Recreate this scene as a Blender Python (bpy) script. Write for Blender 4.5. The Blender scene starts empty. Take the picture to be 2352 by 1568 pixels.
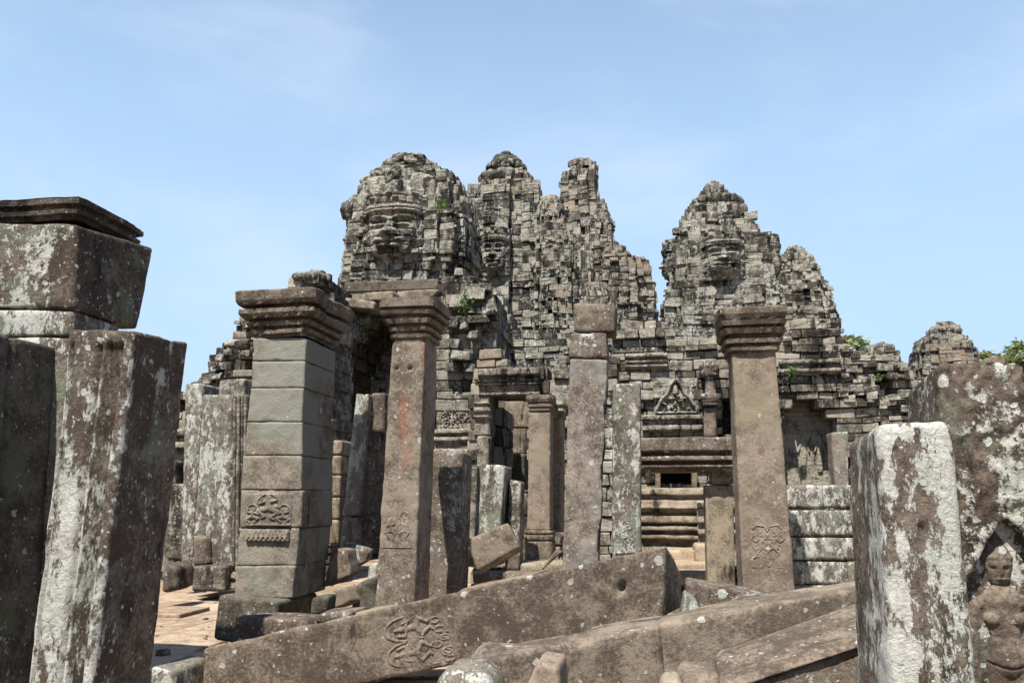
import bpy, math, random
import numpy as np
from mathutils import Vector

R = math.radians
# ------------------------------------------------------------------ camera, world, sun
SC = bpy.context.scene
COL = SC.collection
FP, CX, CY = 1881.6, 1176.0, 784.0          # photo frame measured as 2352 x 1568
PITCH = R(11.0)
CAMZ = 1.35
AX = R(-9.8)                                 # the ruins are turned this much against the view

cam_d = bpy.data.cameras.new("camera")
cam = bpy.data.objects.new("camera", cam_d)
COL.objects.link(cam)
cam.location = (0, 0, CAMZ)
cam.rotation_euler = (R(90) + PITCH, 0, 0)
cam_d.sensor_width = 36.0
cam_d.lens = 36.0 * FP / 2352.0
cam_d.clip_end = 3000
SC.camera = cam

SUN_EL, SUN_AZ = R(60), R(23)                # azimuth: left of straight behind the camera
sdir = Vector((-math.sin(SUN_AZ) * math.cos(SUN_EL), -math.cos(SUN_AZ) * math.cos(SUN_EL), math.sin(SUN_EL)))
sun_d = bpy.data.lights.new("sun", 'SUN')
sun_d.energy = 5.0
sun_d.angle = R(0.53)
sun_d.color = (1.0, 0.95, 0.87)
sun = bpy.data.objects.new("sun", sun_d)
COL.objects.link(sun)
sun.rotation_euler = sdir.to_track_quat('Z', 'Y').to_euler()
sun.location = (-6, -12, 18)

SC.view_settings.view_transform = 'Standard'
SC.view_settings.look = 'None'
SC.view_settings.exposure = 1.17
SC.view_settings.gamma = 1.0

W = bpy.data.worlds.new("World")
SC.world = W
W.use_nodes = True
wt = W.node_tree
wt.nodes.clear()
def wn(t, **k):
    n = wt.nodes.new(t)
    for a, b in k.items():
        setattr(n, a, b)
    return n
sky = wn('ShaderNodeTexSky', sky_type='NISHITA', sun_disc=False)
sky.sun_elevation = SUN_EL
sky.sun_rotation = math.atan2(sdir.x, sdir.y)
sky.air_density = 1.0
sky.dust_density = 0.35
sky.ozone_density = 2.2
tc = wn('ShaderNodeTexCoord')
mp = wn('ShaderNodeMapping')
mp.inputs['Rotation'].default_value = (0, R(12), R(35))
mp.inputs['Scale'].default_value = (1.2, 2.2, 3.4)
wt.links.new(tc.outputs['Generated'], mp.inputs['Vector'])
cn = wn('ShaderNodeTexNoise')
cn.inputs['Scale'].default_value = 2.1
cn.inputs['Detail'].default_value = 7
cn.inputs['Roughness'].default_value = 0.55
cn.inputs['Distortion'].default_value = 0.35
wt.links.new(mp.outputs[0], cn.inputs['Vector'])
def mrange(src, a, b, c, d):
    n = wn('ShaderNodeMapRange', interpolation_type='SMOOTHSTEP')
    for i, v in ((1, a), (2, b), (3, c), (4, d)):
        n.inputs[i].default_value = v
    wt.links.new(src, n.inputs[0])
    return n.outputs[0]
sp = wn('ShaderNodeSeparateXYZ')
wt.links.new(tc.outputs['Generated'], sp.inputs[0])
def wmix(f, a, b):
    n = wn('ShaderNodeMix', data_type='RGBA')
    wt.links.new(f, n.inputs['Factor'])
    wt.links.new(a, n.inputs['A'])
    n.inputs['B'].default_value = (*b, 1)
    return n.outputs['Result']
# bright tropical haze low in the sky, thinning towards the zenith, and faint wisps of cirrus
vm = wn('ShaderNodeMath', operation='MULTIPLY')
wt.links.new(mrange(sp.outputs['Z'], 0.95, 0.10, 0.08, 0.97), vm.inputs[0])
wt.links.new(mrange(sp.outputs['Y'], -0.35, 0.45, 0.25, 1.0), vm.inputs[1])      # invented falloff: haze dimmed behind the camera to weaken fill on shaded sides
col = wmix(vm.outputs[0], sky.outputs[0], (3.25, 4.6, 6.3))
wl = wn('ShaderNodeMath', operation='MULTIPLY')
wt.links.new(mrange(cn.outputs['Fac'], 0.42, 0.78, 0.0, 0.42), wl.inputs[0])
wt.links.new(mrange(sp.outputs['Z'], 0.9, 0.5, 0.2, 1.0), wl.inputs[1])
col = wmix(wl.outputs[0], col, (4.7, 5.4, 6.2))
bg = wn('ShaderNodeBackground')
bg.inputs['Strength'].default_value = 0.078
wt.links.new(col, bg.inputs['Color'])
wo = wn('ShaderNodeOutputWorld')
wt.links.new(bg.outputs[0], wo.inputs['Surface'])

# ------------------------------------------------------------------ numbers
rng = np.random.default_rng(11)

def ray(x, y):
    dx, dz = (x - CX) / FP, -(y - CY) / FP
    return dx, math.cos(PITCH) - dz * math.sin(PITCH), math.sin(PITCH) + dz * math.cos(PITCH)

def P(x, y, Y):
    dx, fy, fz = ray(x, y)
    t = Y / fy
    return np.array((dx * t, Y, CAMZ + fz * t))

CA, SA = math.cos(AX), math.sin(AX)
UR = np.array((CA, SA, 0.0))                 # along the fronts, to the right
UB = np.array((-SA, CA, 0.0))                # away from the viewer
UZ = np.array((0, 0, 1.0))

class Plane:
    """a vertical plane along the fronts of the ruins; px() gives plane coordinates of a spot in the photo"""
    def __init__(self, x, Y, rot=None):
        dx, fy, fz = ray(x, 900)
        t = Y / fy
        a = AX if rot is None else AX + rot
        self.ur = np.array((math.cos(a), math.sin(a), 0.0))
        self.ub = np.array((-math.sin(a), math.cos(a), 0.0))
        self.o = np.array((dx * t, Y, 0.0))
        self.rot = a
    def px(self, x, y):
        d = np.array(ray(x, y))
        t = float(self.o @ self.ub) / float(d @ self.ub)
        w = d * t + np.array((0, 0, CAMZ))
        return float((w - self.o) @ self.ur), float(w[2])
    def w(self, s, z, d=0.0):
        return self.o + self.ur * s + self.ub * d + UZ * z

def hsh(ix, iy, iz, seed):
    h = (ix.astype(np.int64) * 374761393 + iy.astype(np.int64) * 668265263 + iz.astype(np.int64) * 2147483647 + seed * 1274126177) & 0xffffffff
    h = ((h ^ (h >> 13)) * 1274126177) & 0xffffffff
    h = ((h ^ (h >> 16)) * 2246822519) & 0xffffffff
    return ((h ^ (h >> 15)) & 0xffff) / 65535.0

def vnoise(p, seed=0):
    f = np.floor(p)
    u = p - f
    u = u * u * (3 - 2 * u)
    i = f.astype(np.int64)
    out = 0
    for a in (0, 1):
        wx = u[:, 0] if a else 1 - u[:, 0]
        for b in (0, 1):
            wy = u[:, 1] if b else 1 - u[:, 1]
            for c in (0, 1):
                wz = u[:, 2] if c else 1 - u[:, 2]
                out = out + wx * wy * wz * hsh(i[:, 0] + a, i[:, 1] + b, i[:, 2] + c, seed)
    return out * 2 - 1

def fbm(p, sc, oct=4, seed=0):
    r, a, t = 0, 1.0, 0
    for k in range(oct):
        r = r + a * vnoise(p * sc, seed + k * 17)
        t += a
        a *= 0.55
        sc *= 2.03
    return r / t

def sstep(x, a, b):
    t = np.clip((x - a) / (b - a), 0, 1)
    return t * t * (3 - 2 * t)

# ------------------------------------------------------------------ mesh helpers
def obj(name, v, f, mat, parent=None, blk=None, smooth=True, origin=None):
    """links one mesh object; vertices are given in world space"""
    v = np.asarray(v, dtype=np.float64)
    if parent is not None:
        org = np.array(parent['org'])
    elif origin is not None:
        org = np.asarray(origin, float)
    else:
        org = np.array(((v[:, 0].min() + v[:, 0].max()) / 2, (v[:, 1].min() + v[:, 1].max()) / 2, v[:, 2].min()))
    me = bpy.data.meshes.new(name)
    lv = v - org
    f = np.asarray(f, dtype=np.int32)
    me.vertices.add(len(lv))
    me.vertices.foreach_set('co', lv.ravel().astype(np.float32))
    n, k = f.shape
    me.loops.add(n * k)
    me.loops.foreach_set('vertex_index', f.ravel())
    me.polygons.add(n)
    me.polygons.foreach_set('loop_start', np.arange(0, n * k, k, dtype=np.int32))
    me.polygons.foreach_set('loop_total', np.full(n, k, dtype=np.int32))
    me.polygons.foreach_set('use_smooth', np.full(n, smooth, dtype=bool))
    if blk is None:
        blk = np.full(len(lv), rng.uniform(0.35, 0.65))
    at = me.attributes.new('blk', 'FLOAT', 'POINT')
    at.data.foreach_set('value', np.asarray(blk, dtype=np.float32))
    me.materials.append(mat)
    me.update(calc_edges=True)
    me.validate()
    o = bpy.data.objects.new(name, me)
    COL.objects.link(o)
    if parent is not None:
        o.parent = parent
    else:
        o.location = org
    o['org'] = [float(q) for q in org]
    return o

def thing(name, label, cat, loc, group=None):
    o = bpy.data.objects.new(name, None)
    o.empty_display_size = 0.3
    COL.objects.link(o)
    o.location = loc
    o['org'] = [float(q) for q in loc]
    o['label'] = label
    o['category'] = cat
    if group:
        o['group'] = group
    return o

def tag(o, label, cat, group=None):
    o['label'] = label
    o['category'] = cat
    if group:
        o['group'] = group
    return o

_gb = {}
def gridbox(nx, ny, nz):
    """surface grid of a box, verts in [-1,1]^3, shared along the edges"""
    key = (nx, ny, nz)
    if key in _gb:
        return _gb[key]
    n = (nx, ny, nz)
    vs, fs, off = [], [], 0
    for ax in range(3):
        b, c = [q for q in range(3) if q != ax]
        gb, gc = np.meshgrid(np.arange(n[b] + 1), np.arange(n[c] + 1), indexing='ij')
        for sgn in (0, n[ax]):
            ijk = np.zeros((gb.size, 3), dtype=np.int64)
            ijk[:, b] = gb.ravel()
            ijk[:, c] = gc.ravel()
            ijk[:, ax] = sgn
            idx = np.arange(gb.size).reshape(gb.shape) + off
            q = np.stack((idx[:-1, :-1], idx[1:, :-1], idx[1:, 1:], idx[:-1, 1:]), -1).reshape(-1, 4)
            flip = (sgn == 0) ^ (ax == 1)
            fs.append(q[:, ::-1] if flip else q)
            vs.append(ijk)
            off += gb.size
    v = np.concatenate(vs)
    f = np.concatenate(fs)
    code = (v[:, 0] * (ny + 1) + v[:, 1]) * (nz + 1) + v[:, 2]
    u, first, inv = np.unique(code, return_index=True, return_inverse=True)
    v = v[first] / np.array(n) * 2.0 - 1.0
    f = inv.reshape(-1)[f]
    _gb[key] = (v, f)
    return _gb[key]

def hexa(corn, res=0.035, r=0.02, chip=0.05, disp=0.008, seed=0, dsc=5.0, maxn=90, chipsc=4.0, fun=None):
    """a worn stone filling the eight corners [front bl,br,tr,tl, back bl,br,tr,tl]; returns verts, faces"""
    c = np.asarray(corn, float)
    L = np.array((np.linalg.norm(c[1] - c[0]) + np.linalg.norm(c[2] - c[3]),
                  np.linalg.norm(c[4] - c[0]) + np.linalg.norm(c[6] - c[2]),
                  np.linalg.norm(c[3] - c[0]) + np.linalg.norm(c[2] - c[1]))) / 4.0      # half sizes
    n = [int(np.clip(round(2 * q / res), 3, maxn)) for q in L]
    v, f = gridbox(*n)
    p = v * L
    wob = fbm(p + seed * 3.7, chipsc, 3, seed)
    rr = r + chip * np.clip(wob - 0.05, 0, 1) ** 1.3
    rr = np.minimum(rr, L.min() * 0.75)[:, None]
    q = np.clip(p, -(L - rr), L - rr)
    d = p - q
    ln = np.linalg.norm(d, axis=1, keepdims=True)
    nrm = np.where(ln > 1e-9, d / np.maximum(ln, 1e-9), 0)
    p2 = q + nrm * rr
    p2 = p2 + nrm * (disp * fbm(p + seed * 1.3, dsc, 4, seed + 5))[:, None]
    if fun is not None:
        p2 = p2 + nrm * fun(p, L)[:, None]
    t = (p2 / L + 1) / 2
    x, y, z = t[:, 0:1], t[:, 1:2], t[:, 2:3]
    w = ((1 - y) * ((1 - z) * ((1 - x) * c[0] + x * c[1]) + z * ((1 - x) * c[3] + x * c[2]))
         + y * ((1 - z) * ((1 - x) * c[4] + x * c[5]) + z * ((1 - x) * c[7] + x * c[6])))
    return w, f

def front(pts, Y, depth, rot=0.0, back=None, tilt=0.0):
    """eight corners from the four front corners in the photo (bl, br, tr, tl) on the plane at depth Y"""
    mx = sum(q[0] for q in pts) / 4
    pl = Plane(mx, Y, rot)
    f = []
    for q in pts:
        s, z = pl.px(q[0], q[1])
        f.append(pl.w(s, z, q[2] if len(q) > 2 else 0.0))
    bk = pl.ub * depth + UZ * tilt if back is None else np.asarray(back, float)
    return f + [q + bk for q in f]

def stone(name, pts, Y, depth, mat, parent=None, rot=0.0, back=None, tilt=0.0, **k):
    if 'seed' not in k:
        k['seed'] = int(rng.integers(1, 999))
    v, f = hexa(front(pts, Y, depth, rot, back, tilt), **k)
    return obj(name, v, f, mat, parent)

def join(parts):
    vs, fs, bs, off = [], [], [], 0
    for v, f in parts:
        vs.append(v); fs.append(np.asarray(f) + off); bs.append(np.full(len(v), rng.uniform(0.1, 0.9)))
        off += len(v)
    return np.concatenate(vs), np.concatenate(fs), np.concatenate(bs)

class Blocks:
    """masonry: many dressed blocks that end up in one mesh"""
    def __init__(self):
        self.c, self.h, self.r, self.b = [], [], [], []
        self.ev, self.ef, self.eb, self.off = [], [], [], 0
    def add(self, c, h, rot, b=None):
        self.c.append(c); self.h.append(h); self.r.append(rot)
        self.b.append(rng.uniform(0, 1) if b is None else b)
    def extra(self, v, f, b):
        self.ev.append(np.asarray(v, float)); self.ef.append(np.asarray(f) + self.off)
        self.eb.append(np.full(len(v), b) if np.isscalar(b) else b)
        self.off += len(v)
    def arrays(self, k=2, bev=0.14, jit=0.010, seed=1, erode=0.02, wave=0.0):
        n = len(self.c)
        vs, fs, bs = list(self.ev), list(self.ef), list(self.eb)
        if n:
            base, f = gridbox(k + 1, k + 1, k + 1)
            C, H, RT = np.array(self.c), np.array(self.h), np.array(self.r)
            t = base.copy()
            m = len(t)
            # rounded block: inner lines pulled out to the bevel
            X = np.repeat(t[None], n, 0)
            be = np.minimum(bev * H.min(axis=1), 0.04 if bev < .3 else 0.2)[:, None] * rng.uniform(0.5, 1.7, (n, 1))
            fr = 1 - be / H                                       # n,3
            inner = np.abs(X) < 0.999
            sgn = np.sign(X)
            if k == 2:
                X = np.where(inner, sgn * fr[:, None, :], X)
            # round the edges: points on two or three outer sides move inwards
            cnt = (~inner).sum(axis=2, keepdims=True)
            pull = np.where(cnt == 2, 0.35, np.where(cnt == 3, 0.55, 0.0))
            X = X * H[:, None, :] - sgn * (~inner) * pull * be[:, None, :]
            # every corner of a block sits a little differently
            cj = rng.normal(0, jit, (n, 2, 2, 2, 3)) * np.minimum(1.0, H.min(axis=1) / 0.12)[:, None, None, None, None]
            ii = (base > 0).astype(int)
            X = X + cj[:, ii[:, 0], ii[:, 1], ii[:, 2], :]
            ca, sa = np.cos(RT)[:, None], np.sin(RT)[:, None]
            wx = X[..., 0] * ca - X[..., 1] * sa
            wy = X[..., 0] * sa + X[..., 1] * ca
            V = np.stack((wx, wy, X[..., 2]), -1) + C[:, None, :]
            V = V.reshape(-1, 3)
            if erode:
                V = V + erode * np.stack([fbm(V, 3.1, 3, seed + q) for q in range(3)], -1) + wave * np.stack([fbm(V, 0.8, 2, seed + 40 + q) for q in range(3)], -1)
            Fa = (f[None] + (np.arange(n) * m)[:, None, None]).reshape(-1, 4) + self.off
            vs.append(V); fs.append(Fa); bs.append(np.repeat(np.array(self.b), m))
        return np.concatenate(vs), np.concatenate(fs), np.concatenate(bs)
    def build(self, name, mat, parent=None, **k):
        v, f, b = self.arrays(**k)
        return obj(name, v, f, mat, parent, blk=b, smooth=False)

def front_z(pl, x, y, r):
    """height at which something standing r in front of plane pl shows at (x, y)"""
    pf = Plane(x, 20.0)
    pf.o = pl.o - pl.ub * r
    return pf.px(x, y)[1]

def lump(c, h, rot, n=7, e=0.55, seed=0, noise=0.18):
    """a blunt rounded stone (superellipsoid with a worn surface)"""
    v, f = gridbox(n, n, n)
    d = v / np.linalg.norm(v, axis=1, keepdims=True)
    x = d * (1 - e) + v / np.abs(v).max(axis=1, keepdims=True) * e * .82
    x = x * (1 + noise * fbm(x + seed * 3.1, 1.6, 4, seed))[:, None] * np.asarray(h)
    ca, sa = math.cos(rot), math.sin(rot)
    return np.stack((x[:, 0] * ca - x[:, 1] * sa, x[:, 0] * sa + x[:, 1] * ca, x[:, 2]), -1) + np.asarray(c), f

def heap(pl, x0, x1, ytop, ybase, seed=0, depth=1.0, size=.26, layers=4):
    """a cone of tumbled rounded stones: the remains of a finial"""
    sa, zb = pl.px(x0, ybase); sb, _ = pl.px(x1, ybase); _, zt = pl.px((x0 + x1) / 2, ytop)
    r0 = (sb - sa) / 2; cx = (sa + sb) / 2
    r = np.random.default_rng(seed)
    parts = []
    for k in range(layers):
        t = k / max(1, layers - .4)
        rr = r0 * (1 - t) ** .8
        z = zb + (zt - zb) * t
        m = max(1, int(2 * math.pi * rr / (r0 * size * 1.5)))
        for i in range(m):
            a = 2 * math.pi * i / m + r.normal(0, .12)
            s_ = r0 * size * r.uniform(.75, 1.25)
            parts.append(lump(pl.w(cx + rr * .86 * math.sin(a), z + r.normal(0, .03), -rr * .86 * math.cos(a) * depth), (s_, s_ * .9, (zt - zb) / layers * r.uniform(.7, 1.0)), pl.rot + a, seed=seed + k * 31 + i))
    parts.append(lump(pl.w(cx, zb + (zt - zb) * .35, 0), (r0 * .8, r0 * .8 * depth, (zt - zb) * .45), 0, seed=seed + 5))
    return join(parts)

def spans(polys, z):
    xs = []
    for pg in polys:
        for i in range(len(pg)):
            (x0, z0), (x1, z1) = pg[i], pg[(i + 1) % len(pg)]
            if (z0 > z) != (z1 > z):
                xs.append(x0 + (z - z0) / (z1 - z0) * (x1 - x0))
    xs.sort()
    return [(xs[i], xs[i + 1]) for i in range(0, len(xs) - 1, 2)]

def masonry(B, pl, outer, holes=(), course=0.28, bw=(0.4, 0.9), th=0.5, out=0.03, bands=(), miss=0.015, rag=0.0, zmin=-0.1, core=True):
    """fills an outline traced in the photo with coursed blocks that have thickness th behind plane pl"""
    po = [pl.px(*q) for q in outer]
    ph = [[pl.px(*q) for q in h] for h in holes]
    zb = [(pl.px(CX if len(b) < 4 else b[3], b[0])[1], pl.px(CX if len(b) < 4 else b[3], b[1])[1], b[2]) for b in bands]
    ztop = max(q[1] for q in po)
    zlow = max(zmin, min(q[1] for q in po))
    z = zlow
    while z < ztop - 0.03:
        h = course * rng.uniform(0.65, 1.45)
        zc = z + h / 2
        o_c = rng.normal(0, out * 0.5)
        for t, b_, o_ in zb:
            if b_ <= zc <= t:
                o_c += o_
        for (s0, s1) in spans([po] + ph, min(zc, ztop - 0.01)):
            if rag:
                s0 += rng.uniform(-rag, rag); s1 += rng.uniform(-rag, rag)
            s = s0
            while s < s1 - 0.02:
                w = rng.uniform(*bw)
                if s + w > s1 - bw[0] * 0.4:
                    w = s1 - s
                if rng.random() > miss:
                    d = th / 2 - o_c - abs(rng.normal(0, out)) + 0.02
                    c = pl.w(s + w / 2, zc, d)
                    B.add(c, (max(w / 2 - 0.006, 0.02), th / 2, max(h / 2 - 0.006, 0.02)), pl.rot + rng.normal(0, 0.012))
                if core:
                    c = pl.w(s + w / 2, zc, th * 0.5 + 0.14)
                    hh = (w / 2 + 0.003, max(th / 2 - 0.02, 0.05), h / 2 + 0.003)
                    v, f = gridbox(1, 1, 1)
                    x = v * np.array(hh)
                    B.extra(np.stack((x[:, 0] * math.cos(pl.rot) - x[:, 1] * math.sin(pl.rot),
                                      x[:, 0] * math.sin(pl.rot) + x[:, 1] * math.cos(pl.rot), x[:, 2]), -1) + c, f, 0.3)
                s += w
        z += h
    return B

REDENT = [(0.0, 1.0), (0.36, 1.0), (0.36, 0.93), (0.58, 0.93), (0.58, 0.80), (0.80, 0.80)]
def plan_poly(red):
    half = red + [(b, a) for a, b in red[::-1][1:]]          # from front centre to side centre
    half = [(a, -b) for a, b in half]
    pts = []
    for k in range(4):
        ca, sa = math.cos(k * math.pi / 2), math.sin(k * math.pi / 2)
        for (x, y) in half[:-1]:
            pts.append((x * ca - y * sa, x * sa + y * ca))
    return pts

def tower_body(B, Yc, prof, xr=None, course=0.27, bw=(0.35, 0.75), red=REDENT, out=0.04, miss=0.03, squash=0.8, rib=0.05, zmin=-0.1, bandevery=5, sqy=None, lips=0.16, warm=0):
    """coursed tower with stepped corners; prof = (y, x left, x right) read off the photo from the top down"""
    mx = sum((q[1] + q[2]) / 2 for q in prof) / len(prof)
    pl = Plane(mx, Yc)
    zs, cs, ws = [], [], []
    wm = np.median([pl.px(q[2], q[0])[0] - pl.px(q[1], q[0])[0] for q in prof[:-1]]) / 2
    pt = Plane(mx, Yc)
    pt.o = pl.o - pl.ub * (0.45 * wm)
    for (y, xl, xr_) in prof:
        s0, z0 = pt.px(xl, y); s1, z1 = pt.px(xr_, y)
        zs.append((z0 + z1) / 2); cs.append((s0 + s1) / 2); ws.append((s1 - s0) / 2)
    zs, cs, ws = np.array(zs)[::-1], np.array(cs)[::-1], np.array(ws)[::-1]
    pl.wz = lambda z_: float(np.interp(z_, zs, ws))
    poly = plan_poly(red)
    mxr = max(abs(a) for a, b in poly)
    z, i = max(zmin, zs[0]), 0
    wmed = float(np.median(ws))
    layers = []
    while z < zs[-1] - 0.02:
        h = course * rng.uniform(0.75, 1.2)
        band = (i % bandevery == bandevery - 1)
        if band:
            h *= 0.55
        zc = min(z + h / 2, zs[-1])
        w = float(np.interp(zc, zs, ws)); cx = float(np.interp(zc, zs, cs))
        k = w / mxr
        kd = k if sqy is None else k * sqy
        o_c = rng.normal(0, out * 0.4) + (rib * 1.4 if band else 0) - (rib if i % bandevery == 0 else 0)
        layers.append((z, h, cx, k, kd))
        n = len(poly)
        for e in range(n):
            (ax, ay), (bx, by) = poly[e], poly[(e + 1) % n]
            p0 = np.array((cx + ax * k, ay * kd)); p1 = np.array((cx + bx * k, by * kd))
            L = float(np.linalg.norm(p1 - p0))
            if L < 0.03:
                continue
            t = (p1 - p0) / L
            nr = np.array((t[1], -t[0]))
            s = 0.0
            while s < L - 0.01:
                wd = rng.uniform(*bw)
                if s + wd > L - bw[0] * 0.5:
                    wd = L - s
                if rng.random() < lips:
                    q_ = p0 + t * (s + wd / 2) + nr * (o_c + rng.uniform(.0, .03) - .06)
                    lh = h * rng.uniform(.10, .2)
                    B.add(pl.w(q_[0], zc + rng.uniform(-.3, .45) * h, q_[1]), (wd / 2 - .003, .09, lh), pl.rot + math.atan2(t[1], t[0]))
                hole = vnoise(np.array([[ax * 4 + s * 1.3 + e * 7.1, ay * 3, zc * 1.1]]), 5)[0] > .62
                if rng.random() > miss and not hole:
                    th = min(0.5, max(0.22, w * 0.35))
                    o = o_c + rng.normal(0, out) - (rng.uniform(0.05, 0.16) if rng.random() < 0.07 else 0)
                    m = p0 + t * (s + wd / 2) + nr * (o - th / 2)
                    B.add(pl.w(m[0], zc, m[1]), (wd / 2 - 0.003, th / 2, h / 2 - 0.004), pl.rot + math.atan2(t[1], t[0]) + rng.normal(0, 0.012))
                s += wd
        z += h; i += 1
    # the solid core behind the facing
    cv, cf = [], []
    n = len(poly)
    for (z, h, cx, k, kd) in layers:
        for (x, y) in poly:
            cv.append(pl.w(cx + x * max(k - 0.30, 0.4 * k), z, y * max(kd - 0.30, 0.4 * kd)))
    m = len(layers)
    for j in range(m - 1):
        for e in range(n):
            cf.append((j * n + e, j * n + (e + 1) % n, (j + 1) * n + (e + 1) % n, (j + 1) * n + e))
    zt, ht, cx, k, kd = layers[-1]
    cv.append(pl.w(cx, zt + ht * 0.5, 0))
    for e in range(n):
        cf.append(((m - 1) * n + e, (m - 1) * n + (e + 1) % n, m * n, m * n))
    cf = [q if q[2] != q[3] else (q[0], q[1], q[2], (m - 1) * n + q[0] % n) for q in cf]
    B.extra(np.array(cv), np.array([q for q in cf if len(set(q)) == 4]), 0.35)
    return pl

def rubble(B, pl, pts, size=(0.15, 0.3), rot=0.6):
    for (x, y, d) in pts:
        s, z = pl.px(x, y)
        a = rng.uniform(size[0], size[1])
        B.add(pl.w(s, z, d), (a * rng.uniform(0.7, 1.3), a * rng.uniform(0.7, 1.2), a * rng.uniform(0.4, 0.7)), pl.rot + rng.uniform(-rot, rot))

def ring(c, rx, ry, h, n, lobe=0.12, seed=0, tilt=0.25):
    """lotus ring of rounded petals round a tower top"""
    na, nb = n * 14, 16
    a = np.linspace(0, 2 * math.pi, na, endpoint=False)
    b = np.linspace(-1, 1, nb)
    A, Bb = np.meshgrid(a, b, indexing='ij')
    lob = np.abs(np.sin(A * n / 2)) ** 0.6
    bulge = np.sqrt(np.clip(1 - np.abs(Bb) ** 2.2, 0, 1))
    rad = 0.80 + (0.20 + tilt * 0.12 * Bb) * bulge + lobe * (lob - 0.6) * bulge
    rad = np.where(np.abs(Bb) > 0.99, 0.5, rad)
    V = np.stack((np.cos(A) * rad * rx, np.sin(A) * rad * ry, Bb * h / 2), -1).reshape(-1, 3)
    V = V + 0.16 * h * np.stack([fbm(V, 2.2 / h * 0.5, 3, seed + q) for q in range(3)], -1) + np.asarray(c)
    idx = np.arange(na * nb).reshape(na, nb)
    q = np.stack((idx, np.roll(idx, -1, 0)), 0)
    f = np.stack((q[0][:, :-1], q[1][:, :-1], q[1][:, 1:], q[0][:, 1:]), -1).reshape(-1, 4)
    return V, f

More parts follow.
